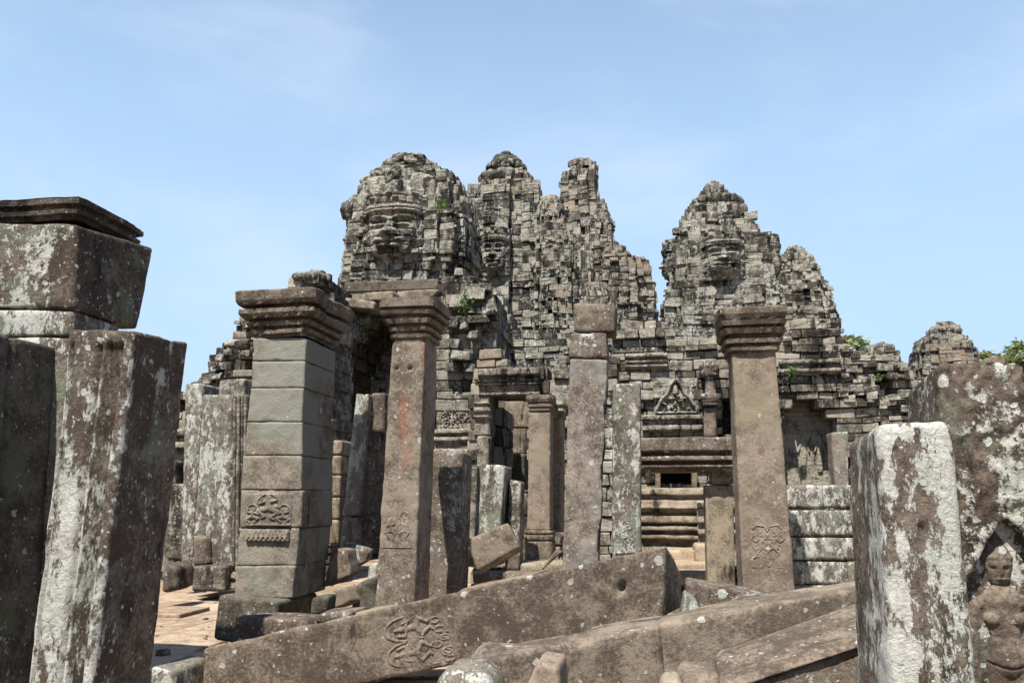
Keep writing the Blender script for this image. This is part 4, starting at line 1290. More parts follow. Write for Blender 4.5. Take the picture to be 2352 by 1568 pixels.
# right gallery wall with the niche
rw, rp = wall('niche_wall', 'long coursed gallery wall with an arched niche, descending to the right', 1900, 13.0,
     [(1780, 1420), (1780, 738), (1930, 742), (1936, 776), (1952, 792), (1968, 800), (2000, 812), (2040, 822), (2075, 832), (2092, 850), (2110, 880), (2420, 940), (2420, 1420)],
     [[(1800, 1118), (1800, 970), (1806, 940), (1822, 920), (1850, 916), (1876, 928), (1896, 948), (1922, 962), (1926, 1118)]],
     course=.115, bw=(.18, .45), th=.7, out=.018, rag=.02, bands=((836, 842, .10), (848, 854, .06), (930, 955, .06)), seed=131)
v, f = moulding(rp, 1786, 1926, [(826, .03), (830, .12), (836, .13), (840, .06), (846, .06), (849, .11), (855, .11), (860, .02)], .4, seed=17, res=.025, orn=((828, 837, .05, .14),))
obj('cornice', v, f, M['wall'], rw)
c = rp.w(*rp.px(1866, 1012), .46)
s0, s1 = rp.px(1800, 1040)[0], rp.px(1932, 1040)[0]
hh = rp.px(1866, 902)[1] - rp.px(1866, 1122)[1]
fig = []
for x in (-.15, .45):
    fig += [([(x, .12)], [.09]), ([(x, .05), (x, -.25)], [.10, .13]), ([(x, -.25), (x - .05, -.6)], [.14, .10]), ([(x - .1, 0), (x - .2, -.2)], [.04]), ([(x + .1, 0), (x + .2, -.2)], [.04])]
for i in range(5):
    fig.append(([(-.95, .35 + i * .1), (.95, .35 + i * .1)], [.035], .6 + .2 * (i % 2)))
for i in range(12):
    fig.append(([(-.6 + i * .11, .2), (-.58 + i * .11, .28)], [.04, .03], .7))
v, f = relief(c, rp.ur, UZ, -rp.ub, (s1 - s0), hh, fig, depth=.05, seed=8, n=90)
ni = obj('carved_niche', v, f, M['wall'], rw)
# far walls joining the small towers
wall('far_wall', 'low brown wall linking the small squat tower and the far right dome tower', 2080, 25.0,
     [(1950, 1350), (1940, 850), (1990, 830), (2040, 842), (2085, 856), (2095, 870), (2150, 880), (2420, 900), (2420, 1350)], mat='tower', course=.18, bw=(.3, .7), th=.6, out=.03, rag=.05, seed=141)
B = Blocks()
for i in range(40):
    x = rng.uniform(1930, 2080)
    rubble(B, rp, [(x, 790 + (x - 1930) * .3 + rng.uniform(0, 120), rng.uniform(-.05, .02))], (.05, .10), rot=.2)
for i in range(4):
    rubble(B, rp, [(rng.uniform(1800, 1930), rng.uniform(745, 910), rng.uniform(-.02, .04))], (.05, .10), rot=.1)
B.build('loose_coping', M['tower'], rw, seed=143)
tag(stone('coping_block', [(2269, 834), (2311, 836), (2308, 820), (2280, 816)], 20.0, .5, M['brown'], chip=.05), 'small brown block just showing over the top of the tall right jamb', 'stone block')

# middle gallery masses between the towers
wall('gallery_wall', 'low roofless gallery wall between the ribbed tower and the pointed face tower', 1480, 18.0,
     [(1230, 1350), (1240, 860), (1300, 790), (1340, 740), (1400, 735), (1450, 742), (1525, 738), (1540, 760), (1700, 760), (1700, 1350)], mat='tower', course=.15, bw=(.25, .55), th=.8, out=.03, rag=.04, miss=.03, seed=151)
wall('gallery_wall', 'broken gallery wall below the ribbed tower, right of the arched porch', 1190, 20.0,
     [(1085, 1350), (1085, 690), (1110, 660), (1140, 670), (1165, 705), (1180, 760), (1230, 760), (1310, 770), (1310, 1350)], mat='tower', course=.18, bw=(.25, .6), th=.8, out=.04, rag=.04, miss=.03, seed=153)

# ------------------------------------------------------------------ the fore-row: pillars and stones
def pier():
    t = thing('stacked_pier', 'massive square pier of stacked grey blocks with a moulded capital', 'pillar', Plane(620, 8.3).w(0, 0))
    L = [(578, 572), (579, 830), (577, 891), (568, 969), (562, 1047), (556, 1126), (552, 1212), (547, 1299), (541, 1372)]
    rows = [(776, 581, 703), (829, 580, 701), (891, 578, 699), (969, 569, 694), (1046, 562, 694), (1125, 555, 694), (1212, 550, 690), (1299, 545, 681), (1374, 541, 673)]
    for i in range(len(rows) - 1):
        y0, a0, b0 = rows[i]; y1, a1, b1 = rows[i + 1]
        ins = rng.uniform(-1.5, 1.5)
        v, f = hexa(front([(a1 + ins, y1 - .3), (b1 + ins, y1 - .3), (b0 + (b1 - b0) * .3 + ins, y0 + .3), (a0 + (a1 - a0) * .3 + ins, y0 + .3)], 8.3 + rng.uniform(-.012, .012), .80), res=.02, r=.004, chip=.10, disp=.009, seed=200 + i, dsc=8, chipsc=6)
        o = obj('stacked_block', v, f, M['pier'], t)
    pl = Plane(640, 8.3)
    s0, z0 = pl.px(580, 776); s1, _ = pl.px(703, 776)
    hx = (s1 - s0) / 2
    c = pl.w((s0 + s1) / 2, z0, .40)
    v, f = capital(c, hx, .40, pl.rot, [(0, 0.0), (.03, .0), (.035, .045), (.075, .05), (.08, -.01), (.11, .0), (.115, .065), (.155, .075), (.16, .02), (.19, .025), (.195, .10), (.24, .125), (.285, .12), (.29, .045),
                                      (.325, .05), (.33, .14), (.37, .16), (.46, .165), (.475, .15), (.48, -.35)], seed=11, orn=((.205, .30, .03, .085), (.345, .46, .012, .11), (.125, .17, .012, .05)), chip=.09)
    v[:, 2] += c[2]
    obj('capital', v, f, M['cap'], t, smooth=False)
    # carving on two of the blocks
    a, b_ = pl.px(562, 1170), pl.px(678, 1170)
    hh = pl.px(620, 1132)[1] - pl.px(620, 1210)[1]
    st = dancer(-.05, .15, .9) + dancer(-.68, -.38, .55, -1) + dancer(.62, -.38, .55) + [([(-.95, -.9), (.95, -.9)], [.05])] + arch_line(-.05, .1, .5, .85, .03) + arch_line(.66, -.3, .3, .6, .03) + arch_line(-.7, -.3, .3, .6, .03)
    v, f = relief(pl.w((a[0] + b_[0]) / 2, a[1], -.035), pl.ur, UZ, -pl.ub, (b_[0] - a[0]) * .92, hh, st, depth=.019, seed=21, n=90)
    obj('carved_relief', v, f, M['pier'], t)
    hh = pl.px(620, 1214)[1] - pl.px(620, 1242)[1]
    st = []
    for i in range(9):
        x = -.9 + i * .22
        st.append(([(x, -.7), (x + .1, .6), (x + .2, -.7)], [.035]))
        st.append(([(x + .1, -.2)], [.05]))
    a, b_ = pl.px(562, 1228), pl.px(672, 1228)
    v, f = relief(pl.w((a[0] + b_[0]) / 2, a[1], -.055), pl.ur, UZ, -pl.ub, (b_[0] - a[0]) * .9, hh, st, depth=.013, seed=22, n=90)
    obj('carved_relief', v, f, M['pier'], t)
    return t
pier()
tag(stone('plinth_block', [(488, 1470), (625, 1490), (640, 1382), (502, 1366)], 8.05, .95, M['mossy'], chip=.08, r=.02, disp=.015), 'grey plinth block beneath the stacked pier', 'stone block')
tag(stone('flat_block', [(528, 1490), (716, 1470), (702, 1422), (540, 1418)], 7.6, .42, M['lichen'], chip=.12, r=.03, disp=.015), 'lichen spotted flat block lying in front of the pier plinth', 'stone block')
tag(stone('flat_slab', [(560, 1500), (740, 1490), (735, 1452), (580, 1468)], 7.15, .40, M['rose'], chip=.10, r=.04, disp=.015), 'low brown slab wedged behind the left end of the long fallen shaft', 'stone slab')

def dowel(xs, zs, r=.022, d=.05):
    """small dowel holes in the front of a stone; xs, zs as fractions of its half size"""
    def f(p, L):
        o = 0
        for x, z in zip(xs, zs):
            o = o - d * np.exp(-(((p[:, 0] - x * L[0]) ** 2 + (p[:, 2] - z * L[2]) ** 2) / r ** 2) ** 2)
        return o * (p[:, 1] < -L[1] * .8)
    return f

def post(name, label, cat, pts, Y, depth, mat, cap=None, carve=None, **k):
    """a standing monolith with optional capital and carved panel"""
    t = thing(name, label, cat, Plane(sum(q[0] for q in pts) / 4, Y).w(0, 0))
    v, f = hexa(front(pts, Y, depth), **k)
    obj('shaft', v, f, M[mat], t)
    mx = (pts[2][0] + pts[3][0]) / 2
    pl = Plane(sum(q[0] for q in pts) / 4, Y)
    if cap:
        yb, prof, orn, sd = cap
        s0, z0 = pl.px(pts[3][0], yb); s1, _ = pl.px(pts[2][0], yb)
        c = pl.w((s0 + s1) / 2, z0, depth / 2)
        v, f = capital(c, (s1 - s0) / 2, depth / 2, pl.rot, prof, seed=sd, orn=orn)
        v[:, 2] += c[2]
        obj('capital', v, f, M['cap'], t, smooth=False)
    if carve:
        xa, xb, ya, yb, st, off = carve
        a, b_ = pl.px(xa, (ya + yb) / 2), pl.px(xb, (ya + yb) / 2)
        hh = pl.px(xa, ya)[1] - pl.px(xa, yb)[1]
        v, f = relief(pl.w((a[0] + b_[0]) / 2, a[1], -off), pl.ur, UZ, -pl.ub, b_[0] - a[0], hh, st, depth=.011, seed=31, n=80)
        obj('carved_relief', v, f, M[mat], t)
    return t

CAPK = [(-.02, 0.0), (.05, .0), (.055, .035), (.085, .04), (.09, -.01), (.115, -.005), (.12, .05), (.155, .055), (.16, .0), (.185, .005), (.19, .075), (.235, .095), (.24, .025), (.275, .03), (.28, .105), (.315, .115), (.32, .06), (.345, .065), (.35, .125), (.40, .13), (.405, .115), (.45, .12), (.455, -.25)]
two = dancer(-.42, -.05, .62) + dancer(.42, -.05, .62, -1) + arch_line(-.42, .3, .34, .5, .03) + arch_line(.42, .3, .34, .5, .03) + [([(-.9, -.88), (.9, -.88)], [.03])]
post('slender_pillar', 'tall red stained pillar with moulded capital, right of the stacked pier', 'pillar',
     [(859, 1425), (951, 1425), (976, 784), (900, 784)], 8.1, .50, 'rust', cap=(788, CAPK, ((.19, .24, .025, .055), (.28, .32, .014, .05)), 5),
     carve=(876, 950, 1165, 1262, two, .012), res=.02, r=.012, chip=.07, disp=.012, seed=301, dsc=6, chipsc=6, maxn=170, fun=dowel((-.62, .16), (.80, .80), .018))
CAPL = [(-.02, 0.000), (.04, 0.009), (.045, 0.043), (.08, 0.047), (.085, 0.009), (.11, 0.013), (.115, 0.069), (.155, 0.073), (.16, 0.026), (.20, 0.030), (.205, 0.086), (.255, 0.107), (.26, 0.052), (.285, 0.056), (.29, 0.107), (.335, 0.120), (.34, 0.095), (.40, 0.125), (.455, 0.129), (.47, 0.103), (.475, -0.250)]
cross = dancer(-.36, .0, .72) + dancer(.36, .0, .72, -1) + [([(-.85, -.55), (-.1, .1), (-.45, .32), (-.8, .2)], [.05, .09, .07, .05]), ([(.85, -.55), (.1, .1), (.45, .32), (.8, .2)], [.05, .09, .07, .05]),
         ([(-.55, -.45), (-.85, -.55)], [.05]), ([(0, .45)], [.12]), ([(-.8, .75), (-.55, .9), (-.15, .85), (0, .62), (.15, .85), (.55, .9), (.8, .75)], [.03]),
         ([(0, -.95), (-.3, -.5), (0, -.25), (.3, -.5), (0, -.95)], [.04]), ([(-.9, -.92), (0, -.98), (.9, -.92)], [.035]), ([(0, -.9), (0, -.5)], [.05]),
         ([(-.65, .15), (-.9, .3), (-.75, .45)], [.04]), ([(.65, .15), (.9, .3), (.75, .45)], [.04])]
post('slender_pillar', 'tallest right pillar, tan with a moulded capital and carved crossed dancers near its foot', 'pillar',
     [(1708, 1400), (1830, 1400), (1782, 812), (1682, 812)], 8.0, .52, 'rose', cap=(816, CAPL, ((.205, .26, .022, .075), (.35, .455, .014, .11)), 7),
     carve=(1722, 1806, 1200, 1305, cross, .012), res=.02, r=.012, chip=.07, disp=.012, seed=311, dsc=6, chipsc=6, maxn=170)

tag(stone('broken_pillar', [(972, 1385), (1052, 1385), (1064, 1037), (984, 1034)], 9.6, .5, M['lichen'], chip=.08, r=.015, seed=321, res=.03), 'short lichen blotched pillar stump directly right of the red stained pillar', 'pillar')
# leaning pilasters behind the red stained pillar
t = thing('fluted_pilaster', 'two piece fluted pilaster leaning left of the red stained pillar', 'pilaster', Plane(810, 9.8).w(0, 0))
for i, (pts) in enumerate(([(784, 1184), (823, 1185), (847, 904), (817, 903)], [(777, 1262), (820, 1262), (823, 1187), (784, 1186)])):
    v, f = hexa(front(pts, 9.8, .45), res=.025, r=.012, chip=.05, disp=.007, seed=331 + i, fun=lambda p, L: -.016 * (np.abs(np.sin(p[:, 0] * 22 + 1)) ** 3) * (p[:, 1] < 0))
    obj('fluted_block', v, f, M['pale'], t)
tag(stone('leaning_slab', [(818, 1270), (880, 1270), (884, 900), (853, 902)], 9.9, .3, M['lichen'], chip=.08, r=.015, seed=335, res=.03), 'lichen covered slab standing between the fluted pilaster and the red stained pillar', 'stone slab')
t = thing('jamb_remnant', 'narrow stack of buff jamb blocks behind the right side of the stacked pier', 'door jamb', Plane(765, 10.6).w(0, 0))
for i, (ya, yb) in enumerate(((1010, 1045), (1046, 1090), (1091, 1140), (1141, 1192), (1193, 1250))):
    dx = -i * 2.0
    v, f = hexa(front([(764 + dx - rng.uniform(0, 4), yb), (784 + dx, yb), (786 + dx, ya), (766 + dx, ya)], 10.6 + rng.uniform(-.03, .03), .5), res=.03, r=.012, chip=.05, seed=341 + i)
    obj('jamb_block', v, f, M['buff'], t)
t = thing('broken_pilaster', 'leaning broken pilaster with grey face, right of the lichen blotched stump', 'pilaster', Plane(1115, 10.8).w(0, 0))
v, f = hexa(front([(1072, 1300), (1142, 1300), (1160, 1069), (1098, 1064)], 10.8, .55), res=.03, r=.02, chip=.08, disp=.012, seed=351)
obj('shaft', v, f, M['pale'], t)
v, f = hexa(front([(1072, 1300), (1088, 1300), (1098, 1070), (1076, 1071)], 10.72, .4), res=.03, r=.015, chip=.05, seed=352, fun=lambda p, L: -.012 * (np.abs(np.sin(p[:, 0] * 40)) ** 2))
obj('edge_moulding', v, f, M['wall'], t)
tag(stone('standing_slab', [(1160, 1310), (1192, 1310), (1196, 1106), (1170, 1100)], 11.0, .35, M['lichen'], chip=.06, seed=355, res=.03), 'narrow standing slab beside the leaning broken pilaster', 'stone slab')
tag(stone('tilted_slab', [(1096, 1312), (1194, 1256), (1166, 1199), (1072, 1238)], 9.05, .22, M['brown'], chip=.05, r=.012, seed=357, res=.03, back=UB * .2 + UZ * -.05), 'brown slab propped at a tilt against the leaning broken pilaster', 'stone slab')
tag(stone('fallen_strip', [(1085, 1338), (1255, 1326), (1255, 1312), (1085, 1318)], 9.6, .35, M['lichen'], chip=.05, seed=359), 'long thin kerb stone lying below the propped brown slab', 'stone slab')
tag(stone('rubble_stone', [(1222, 1330), (1262, 1292), (1290, 1268), (1276, 1262)], 9.9, .25, M['buff'], chip=.1, seed=361), 'narrow splinter of stone leaning left of the tall pinkish standing pillar', 'stone block')
tag(stone('threshold_stone', [(1180, 1318), (1300, 1316), (1300, 1292), (1180, 1294)], 11.0, .8, M['buff'], chip=.08, seed=362), 'flat threshold stone in front of the slim capped pillar', 'stone block')

# slim pillar in the doorway
post('slim_pillar', 'slim smooth brown pillar with small capital in front of the square headed doorway', 'pillar',
     [(1210, 1226), (1263, 1226), (1264, 944), (1215, 944)], 11.8, .40, 'rose', cap=(946, [(0, 0), (.03, .02), (.05, 0), (.08, .03), (.11, .03), (.12, .0), (.15, .03), (.19, .045), (.24, .045), (.25, .0), (.26, -.1)], ((.12, .2, .015, .04),), 9), res=.03, seed=371)
pl = Plane(1237, 11.8)
s, z = pl.px(1237, 1290)
c = pl.w(s, z, .2)
v, f = capital(c, .17, .2, pl.rot, [(-.12, .03), (.0, .03), (.27, .03), (.29, .015), (.30, .035), (.36, .04), (.37, .015), (.39, .03), (.42, .03), (.43, .0), (.46, .012), (.47, -.1)], seed=14, res=.025)
v[:, 2] += c[2]
tag(obj('pillar_base', v, f, M['cap']), 'moulded square base under the slim smooth brown pillar', 'pillar base')
tag(stone('brown_pilaster', [(1262, 1222), (1291, 1222), (1291, 955), (1263, 955)], 12.3, .4, M['rust'], chip=.04, seed=375), 'brown pilaster just right of the slim smooth brown pillar', 'pilaster')
v, f = moulding(Plane(1278, 12.25), 1260, 1294, [(920, .04), (930, .08), (936, .04), (944, .08), (950, .04), (958, .02)], .4, seed=19, res=.025)
tag(obj('pilaster_head', v, f, M['wall']), 'moulded head stone on top of the brown pilaster', 'stone block')

# the tall pinkish standing pillar and its neighbour
t = thing('standing_pillar', 'broad tall pinkish grey pillar with jagged right edge and two blocks balanced on top', 'pillar', Plane(1345, 9.0).w(0, 0))
jag = lambda p, L: np.where(p[:, 0] > L[0] * .8, -.07 * np.clip(fbm(p, 4, 3, 77) + .2, 0, 1), 0) + .02 * fbm(p, 2.2, 4, 78)
v, f = hexa(front([(1291, 1330), (1376, 1330), (1396, 826), (1308, 822)], 9.0, .32), res=.022, r=.015, chip=.12, disp=.018, seed=381, maxn=150, fun=jag)
obj('shaft', v, f, M['pink'], t)
v, f = hexa(front([(1306, 822), (1394, 822), (1392, 764), (1310, 762)], 9.0, .45), res=.025, r=.012, chip=.16, disp=.025, seed=383)
obj('top_block', v, f, M['lichen'], t)
v, f = hexa(front([(1318, 761), (1412, 762), (1414, 698), (1320, 697)], 9.03, .45), res=.025, r=.012, chip=.16, disp=.025, seed=385)
obj('top_block', v, f, M['brown'], t)
one = dancer(.05, .1, .85) + arch_line(.1, .2, .6, .75, .04) + [([(-.9, -.85), (.9, -.85)], [.04])]
post('flat_pilaster', 'pale green lichened pilaster with a small dancer carved low, beside the tall pinkish pillar', 'pilaster',
     [(1406, 1300), (1472, 1300), (1471, 878), (1406, 881)], 9.0, .35, 'pale', carve=(1411, 1468, 1192, 1275, one, .018), res=.03, r=.015, chip=.06, disp=.01, seed=391)

# door frame left of the tallest right pillar
fr = thing('stone_doorway', 'stone door frame with thick moulded lintel, left of the tallest right pillar', 'doorway', Plane(1580, 10.6).w(0, 0))
dpn = Plane(1580, 10.6)
v, f = moulding(dpn, 1468, 1712, [(1004, .02), (1007, .14), (1036, .15), (1042, .06), (1046, .08), (1050, .15), (1058, .16), (1062, .06), (1066, .07), (1069, .13), (1074, .13), (1078, .04), (1083, .02)], .55, seed=23, res=.022, orn=((1010, 1036, .03, .16), (1049, 1060, .015, .05)))
obj('lintel', v, f, M['lichen'], fr)
v, f = hexa(front([(1634, 1111), (1686, 1111), (1686, 1066), (1634, 1068)], 10.55, .5), res=.025, r=.02, chip=.08, seed=401)
obj('jamb_head', v, f, M['brown'], fr)
v, f = hexa(front([(1626, 1370), (1690, 1370), (1684, 1112), (1619, 1113)], 10.6, .45), res=.03, r=.015, chip=.04, seed=403, fun=lambda p, L: -.012 * (np.abs(np.sin(p[:, 0] * 17 + .5)) ** 4) * (p[:, 1] < 0))
obj('jamb', v, f, M['buff'], fr)

# coarse wall right of the tallest pillar
cw = thing('rough_block_wall', 'low wall of big white blotched blocks between the tallest pillar and the right jamb', 'wall', Plane(1885, 9.6).w(0, 0))
B = Blocks()
rws = [(1112, 1168), (1169, 1232), (1233, 1287), (1288, 1342), (1343, 1420)]
p3 = Plane(1885, 9.6)
for i, (ya, yb) in enumerate(rws):
    cuts = [1760, 1800, [1890, 1862, 1885, 1848, 1905][i], 1942 + 6 * (i % 2), 2030, 2110]
    for a, b_ in zip(cuts[:-1], cuts[1:]):
        s0, z0 = p3.px(a, yb); s1, z1 = p3.px(b_, ya)
        v, f = hexa([p3.w(s0 + .008, z0 + .006), p3.w(s1 - .008, z0 + .006), p3.w(s1 - .008, z1 - .006), p3.w(s0 + .008, z1 - .006)] + [q + p3.ub * .5 for q in (p3.w(s0 + .008, z0 + .006), p3.w(s1 - .008, z0 + .006), p3.w(s1 - .008, z1 - .006), p3.w(s0 + .008, z1 - .006))],
                    res=.04, r=.010, chip=.05, disp=.010, seed=410 + i * 7 + int(a) % 5)
        B.extra(v, f, rng.uniform(.2, .8))
v, f, b = B.arrays()
obj('masonry', v, f, M['pale'], cw, blk=b)
tag(stone('white_jamb', [(1918, 1120), (1950, 1120), (1948, 990), (1909, 992)], 12.6, .4, M['pale'], chip=.05, seed=421), 'white lichened upright block right of the arched niche', 'stone block')

# ------------------------------------------------------------------ rubble between the pier and the red stained pillar
rub = [('tilted_block', [(742, 1350), (806, 1320), (796, 1262), (762, 1256)], 8.9, .25, 'brown', 'brown tilted block leaning on the right flank of the stacked pier'),
       ('tilted_block', [(806, 1310), (842, 1290), (852, 1262), (786, 1243)], 9.2, .3, 'lichen', 'lichen crusted block leaning behind the brown tilted block'),
       ('angular_stone', [(758, 1400), (806, 1386), (792, 1346), (760, 1352)], 8.5, .3, 'rose', 'small squared stone at the foot of the brown tilted block'),
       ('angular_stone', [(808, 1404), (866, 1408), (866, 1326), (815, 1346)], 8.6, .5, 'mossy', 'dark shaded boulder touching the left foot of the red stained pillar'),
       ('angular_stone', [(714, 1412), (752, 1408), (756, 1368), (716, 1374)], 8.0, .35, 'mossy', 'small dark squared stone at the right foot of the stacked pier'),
       ('low_stone', [(716, 1432), (800, 1428), (812, 1404), (728, 1408)], 7.7, .4, 'lichen', 'low lichened stone behind the upper edge of the long fallen shaft'),
       ('low_stone', [(790, 1440), (868, 1420), (868, 1398), (806, 1406)], 7.7, .4, 'rose', 'low bare brown stone behind the upper edge of the long fallen shaft'),
       ('low_stone', [(720, 1470), (880, 1430), (872, 1416), (724, 1436)], 7.3, .4, 'buff', 'flat buff stone just behind the long fallen shaft'),
       ('half_buried_slab', [(1030, 1380), (1180, 1350), (1225, 1318), (1060, 1352)], 7.6, .5, 'rose', 'smooth brown slab showing above the middle of the long fallen shaft'),
       ('angular_stone', [(840, 1340), (866, 1340), (866, 1290), (846, 1300)], 8.9, .3, 'pale', 'pale upright chip between the rubble and the red stained pillar')]
for nm, pts, Y, dp_, mt, lb in rub:
    tag(stone(nm, pts, Y, dp_, M[mt], chip=.10, r=.02, disp=.014, res=.025, rot=rng.uniform(-.25, .25)), lb, 'stone block')

# ------------------------------------------------------------------ fallen shafts in front
fs = thing('fallen_shaft', 'longest fallen brown shaft lying across the foreground with a dancer carved near its left end', 'fallen shaft', P(1000, 1500, 5.7))
pe = [(470, 1652), (1500, 1424), (1532, 1250), (462, 1487)]
corn = [P(462, 1650, 6.25), P(1520, 1424, 6.55), P(1530, 1250, 6.55), P(466, 1487, 6.25)]
bk = UB * .48 + UZ * -.05
corn2 = [corn[0] + bk, corn[1] + UB * .5 + UR * .17 + UZ * .02, corn[2] + UB * .5 + UR * .13 - UZ * .25, corn[3] + bk]
v, f = hexa(corn + corn2, res=.024, r=.014, chip=.13, disp=.020, seed=501, maxn=170, dsc=3.5, fun=dowel((.80,), (.12,), .035, .08))
obj('shaft', v, f, M['brown'], fs)
ax = (corn[2] - corn[3]); ax = ax / np.linalg.norm(ax)
up = (corn[3] - corn[0]); up = up - ax * (up @ ax); up = up / np.linalg.norm(up)
nr = np.cross(ax, up)
if nr[1] > 0: nr = -nr
cc = P(955, 1468, 6.25) 
# put the panel on the shaft's front plane
t_ = ((corn[0] - np.array((0, 0, CAMZ))) @ nr) / ((cc - np.array((0, 0, CAMZ))) @ nr)
cc = np.array((0, 0, CAMZ)) + (cc - np.array((0, 0, CAMZ))) * t_
# the dancer lies on its side, as the shaft does
fig = dancer(-.42, .05, .62) + dancer(.44, -.02, .60, -1) + arch_line(-.42, .28, .40, .55, .028) + arch_line(.44, .24, .40, .55, .028)
r_ = np.random.default_rng(8)
for i in range(9):                       # curling foliage round the dancers
    x, y, a0 = r_.uniform(-.9, .9), r_.uniform(-.9, -.55), r_.uniform(0, 6)
    fig.append(([(x + .10 * math.cos(a0 + t), y + .13 * math.sin(a0 + t)) for t in np.linspace(0, 4.4, 8)], [.024], .7))
lie = [([(-b_, a_) for a_, b_ in st[0]],) + tuple(st[1:]) for st in fig]
v, f = relief(cc + nr * .012, ax, up, nr, .54, .42, lie, depth=.014, seed=41, n=120)
obj('carved_relief', v, f, M['brown'], fs)

def beam(name, label, c8, mat, seed, cat='fallen shaft', **k):
    v, f = hexa(c8, res=.026, seed=seed, maxn=140, **k)
    return tag(obj(name, v, f, M[mat]), label, cat)
a, b_, c_, d_ = P(1095, 1740, 4.75), P(1540, 1690, 4.9), P(1517, 1434, 4.9), P(1075, 1522, 4.75)
bk = UB * .42 + UZ * .0
fb = thing('fallen_shaft', 'second fallen shaft, dark brown to tan, lying lower in front of the longest one', 'fallen shaft', P(1500, 1560, 4.9))
v, f = hexa([a, b_, c_, d_] + [q + bk for q in (a, b_, c_, d_)], res=.026, seed=511, maxn=140, r=.012, chip=.12, disp=.018, dsc=3.5)
obj('darker_half', v, f, M['brown'], fb)
a2, c2 = b_ - UR * .012 + UB * .003, c_ - UR * .012 + UB * .003
d2, e2 = P(2020, 1560, 5.05), P(2010, 1343, 5.05)
v, f = hexa([a2, d2, e2, c2] + [q + bk for q in (a2, d2, e2, c2)], res=.026, seed=513, maxn=140, r=.012, chip=.10, disp=.018, dsc=3.5)
obj('lighter_half', v, f, M['tan'], fb)

gm = thing('moulded_slab', 'moulded slab with a grooved edge rising to the lower right corner beside the right jamb', 'stone slab', P(1850, 1540, 4.3))
c8 = [P(1640, 1800, 4.25), P(2050, 1760, 4.3), P(2040, 1462, 4.3), P(1700, 1575, 4.25)]
v, f = hexa(c8 + [q + UB * .5 + UZ * .08 for q in c8], res=.024, seed=521, maxn=140, r=.014, chip=.10, disp=.016)
obj('slab', v, f, M['lichen'], gm)
c8 = [P(1655, 1592, 4.22), P(2040, 1466, 4.27), P(2040, 1446, 4.3), P(1655, 1570, 4.25)]
v, f = hexa(c8 + [q + UB * .45 + UZ * .06 for q in c8], res=.022, seed=523, maxn=140, r=.012, chip=.02, disp=.006)
obj('roll_moulding', v, f, M['brown'], gm)
c8 = [P(1652, 1572, 4.32), P(2040, 1448, 4.37), P(2040, 1416, 4.5), P(1662, 1548, 4.45)]
v, f = hexa(c8 + [q + UB * .4 + UZ * .05 for q in c8], res=.024, seed=525, maxn=140, r=.014, chip=.02, disp=.008)
obj('upper_fillet', v, f, M['tan'], gm)

more = [('boulder', [(960, 1775), (1160, 1775), (1125, 1542), (1000, 1540)], 4.5, .4, 'pale', 'rounded pale boulder at the bottom edge below the dancer carving', dict(r=.09, chip=.12, disp=.02)),
        ('angular_stone', [(1120, 1780), (1300, 1780), (1284, 1530), (1232, 1519)], 4.4, .35, 'rose', 'angular tan stone at the bottom edge, right of the pale boulder', dict(r=.02, chip=.08)),
        ('carved_fragment', [(1060, 1545), (1180, 1530), (1190, 1496), (1084, 1492)], 4.95, .3, 'brown', 'small carved cornice fragment wedged under the longest fallen shaft', dict(r=.03, chip=.10, fun=lambda p, L: .012 * np.sin(p[:, 0] * 60) * (p[:, 1] < 0))),
        ('boulder', [(1530, 1790), (1690, 1790), (1655, 1542), (1560, 1550)], 4.3, .35, 'tan', 'flat brown stone at the bottom edge, left of the moulded slab', dict(r=.05, chip=.1, disp=.02)),
        ('boulder', [(1490, 1825), (1600, 1825), (1570, 1562), (1515, 1563)], 4.0, .3, 'buff', 'small buff stone at the bottom edge in the middle of the photograph', dict(r=.06, chip=.1, disp=.02)),
        ('lichened_slab', [(1575, 1420), (1800, 1420), (1775, 1368), (1578, 1336)], 7.3, .5, 'lichen', 'white lichened slab lying beneath the tallest right pillar', dict(r=.02, chip=.08)),
        ('flat_slab', [(1640, 1440), (1880, 1430), (1800, 1368), (1700, 1376)], 6.9, .4, 'lichen', 'flat slab wedged behind the second fallen shaft', dict(r=.02, chip=.1)),
        ('angular_stone', [(1560, 1440), (1620, 1430), (1600, 1380), (1572, 1360)], 6.5, .3, 'pale', 'striated pale chip beside the raised end of the longest fallen shaft', dict(r=.02, chip=.1)),
        ('thin_slab', [(1346, 1470), (1530, 1440), (1520, 1425), (1352, 1452)], 5.5, .3, 'rose', 'thin broken slab edge between the two fallen shafts', dict(r=.015, chip=.05)),
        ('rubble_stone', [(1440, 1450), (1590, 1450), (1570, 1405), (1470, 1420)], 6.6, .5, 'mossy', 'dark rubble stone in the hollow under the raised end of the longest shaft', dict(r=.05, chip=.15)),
        ('paving_block', [(1850, 1420), (1960, 1400), (1960, 1362), (1850, 1372)], 7.4, .5, 'rose', 'brown block at the foot of the white blotched wall', dict(r=.02, chip=.08)),
        ('ground_block', [(338, 1630), (402, 1630), (398, 1540), (345, 1530)], 6.2, .5, 'pale', 'small sunlit block at the bottom edge beside the near left pillar', dict(r=.02, chip=.08))]
for nm, pts, Y, dp_, mt, lb, kw in more:
    tag(stone(nm, pts, Y, dp_, M[mt], res=.022, **kw), lb, 'stone slab' if 'slab' in nm else 'stone block')

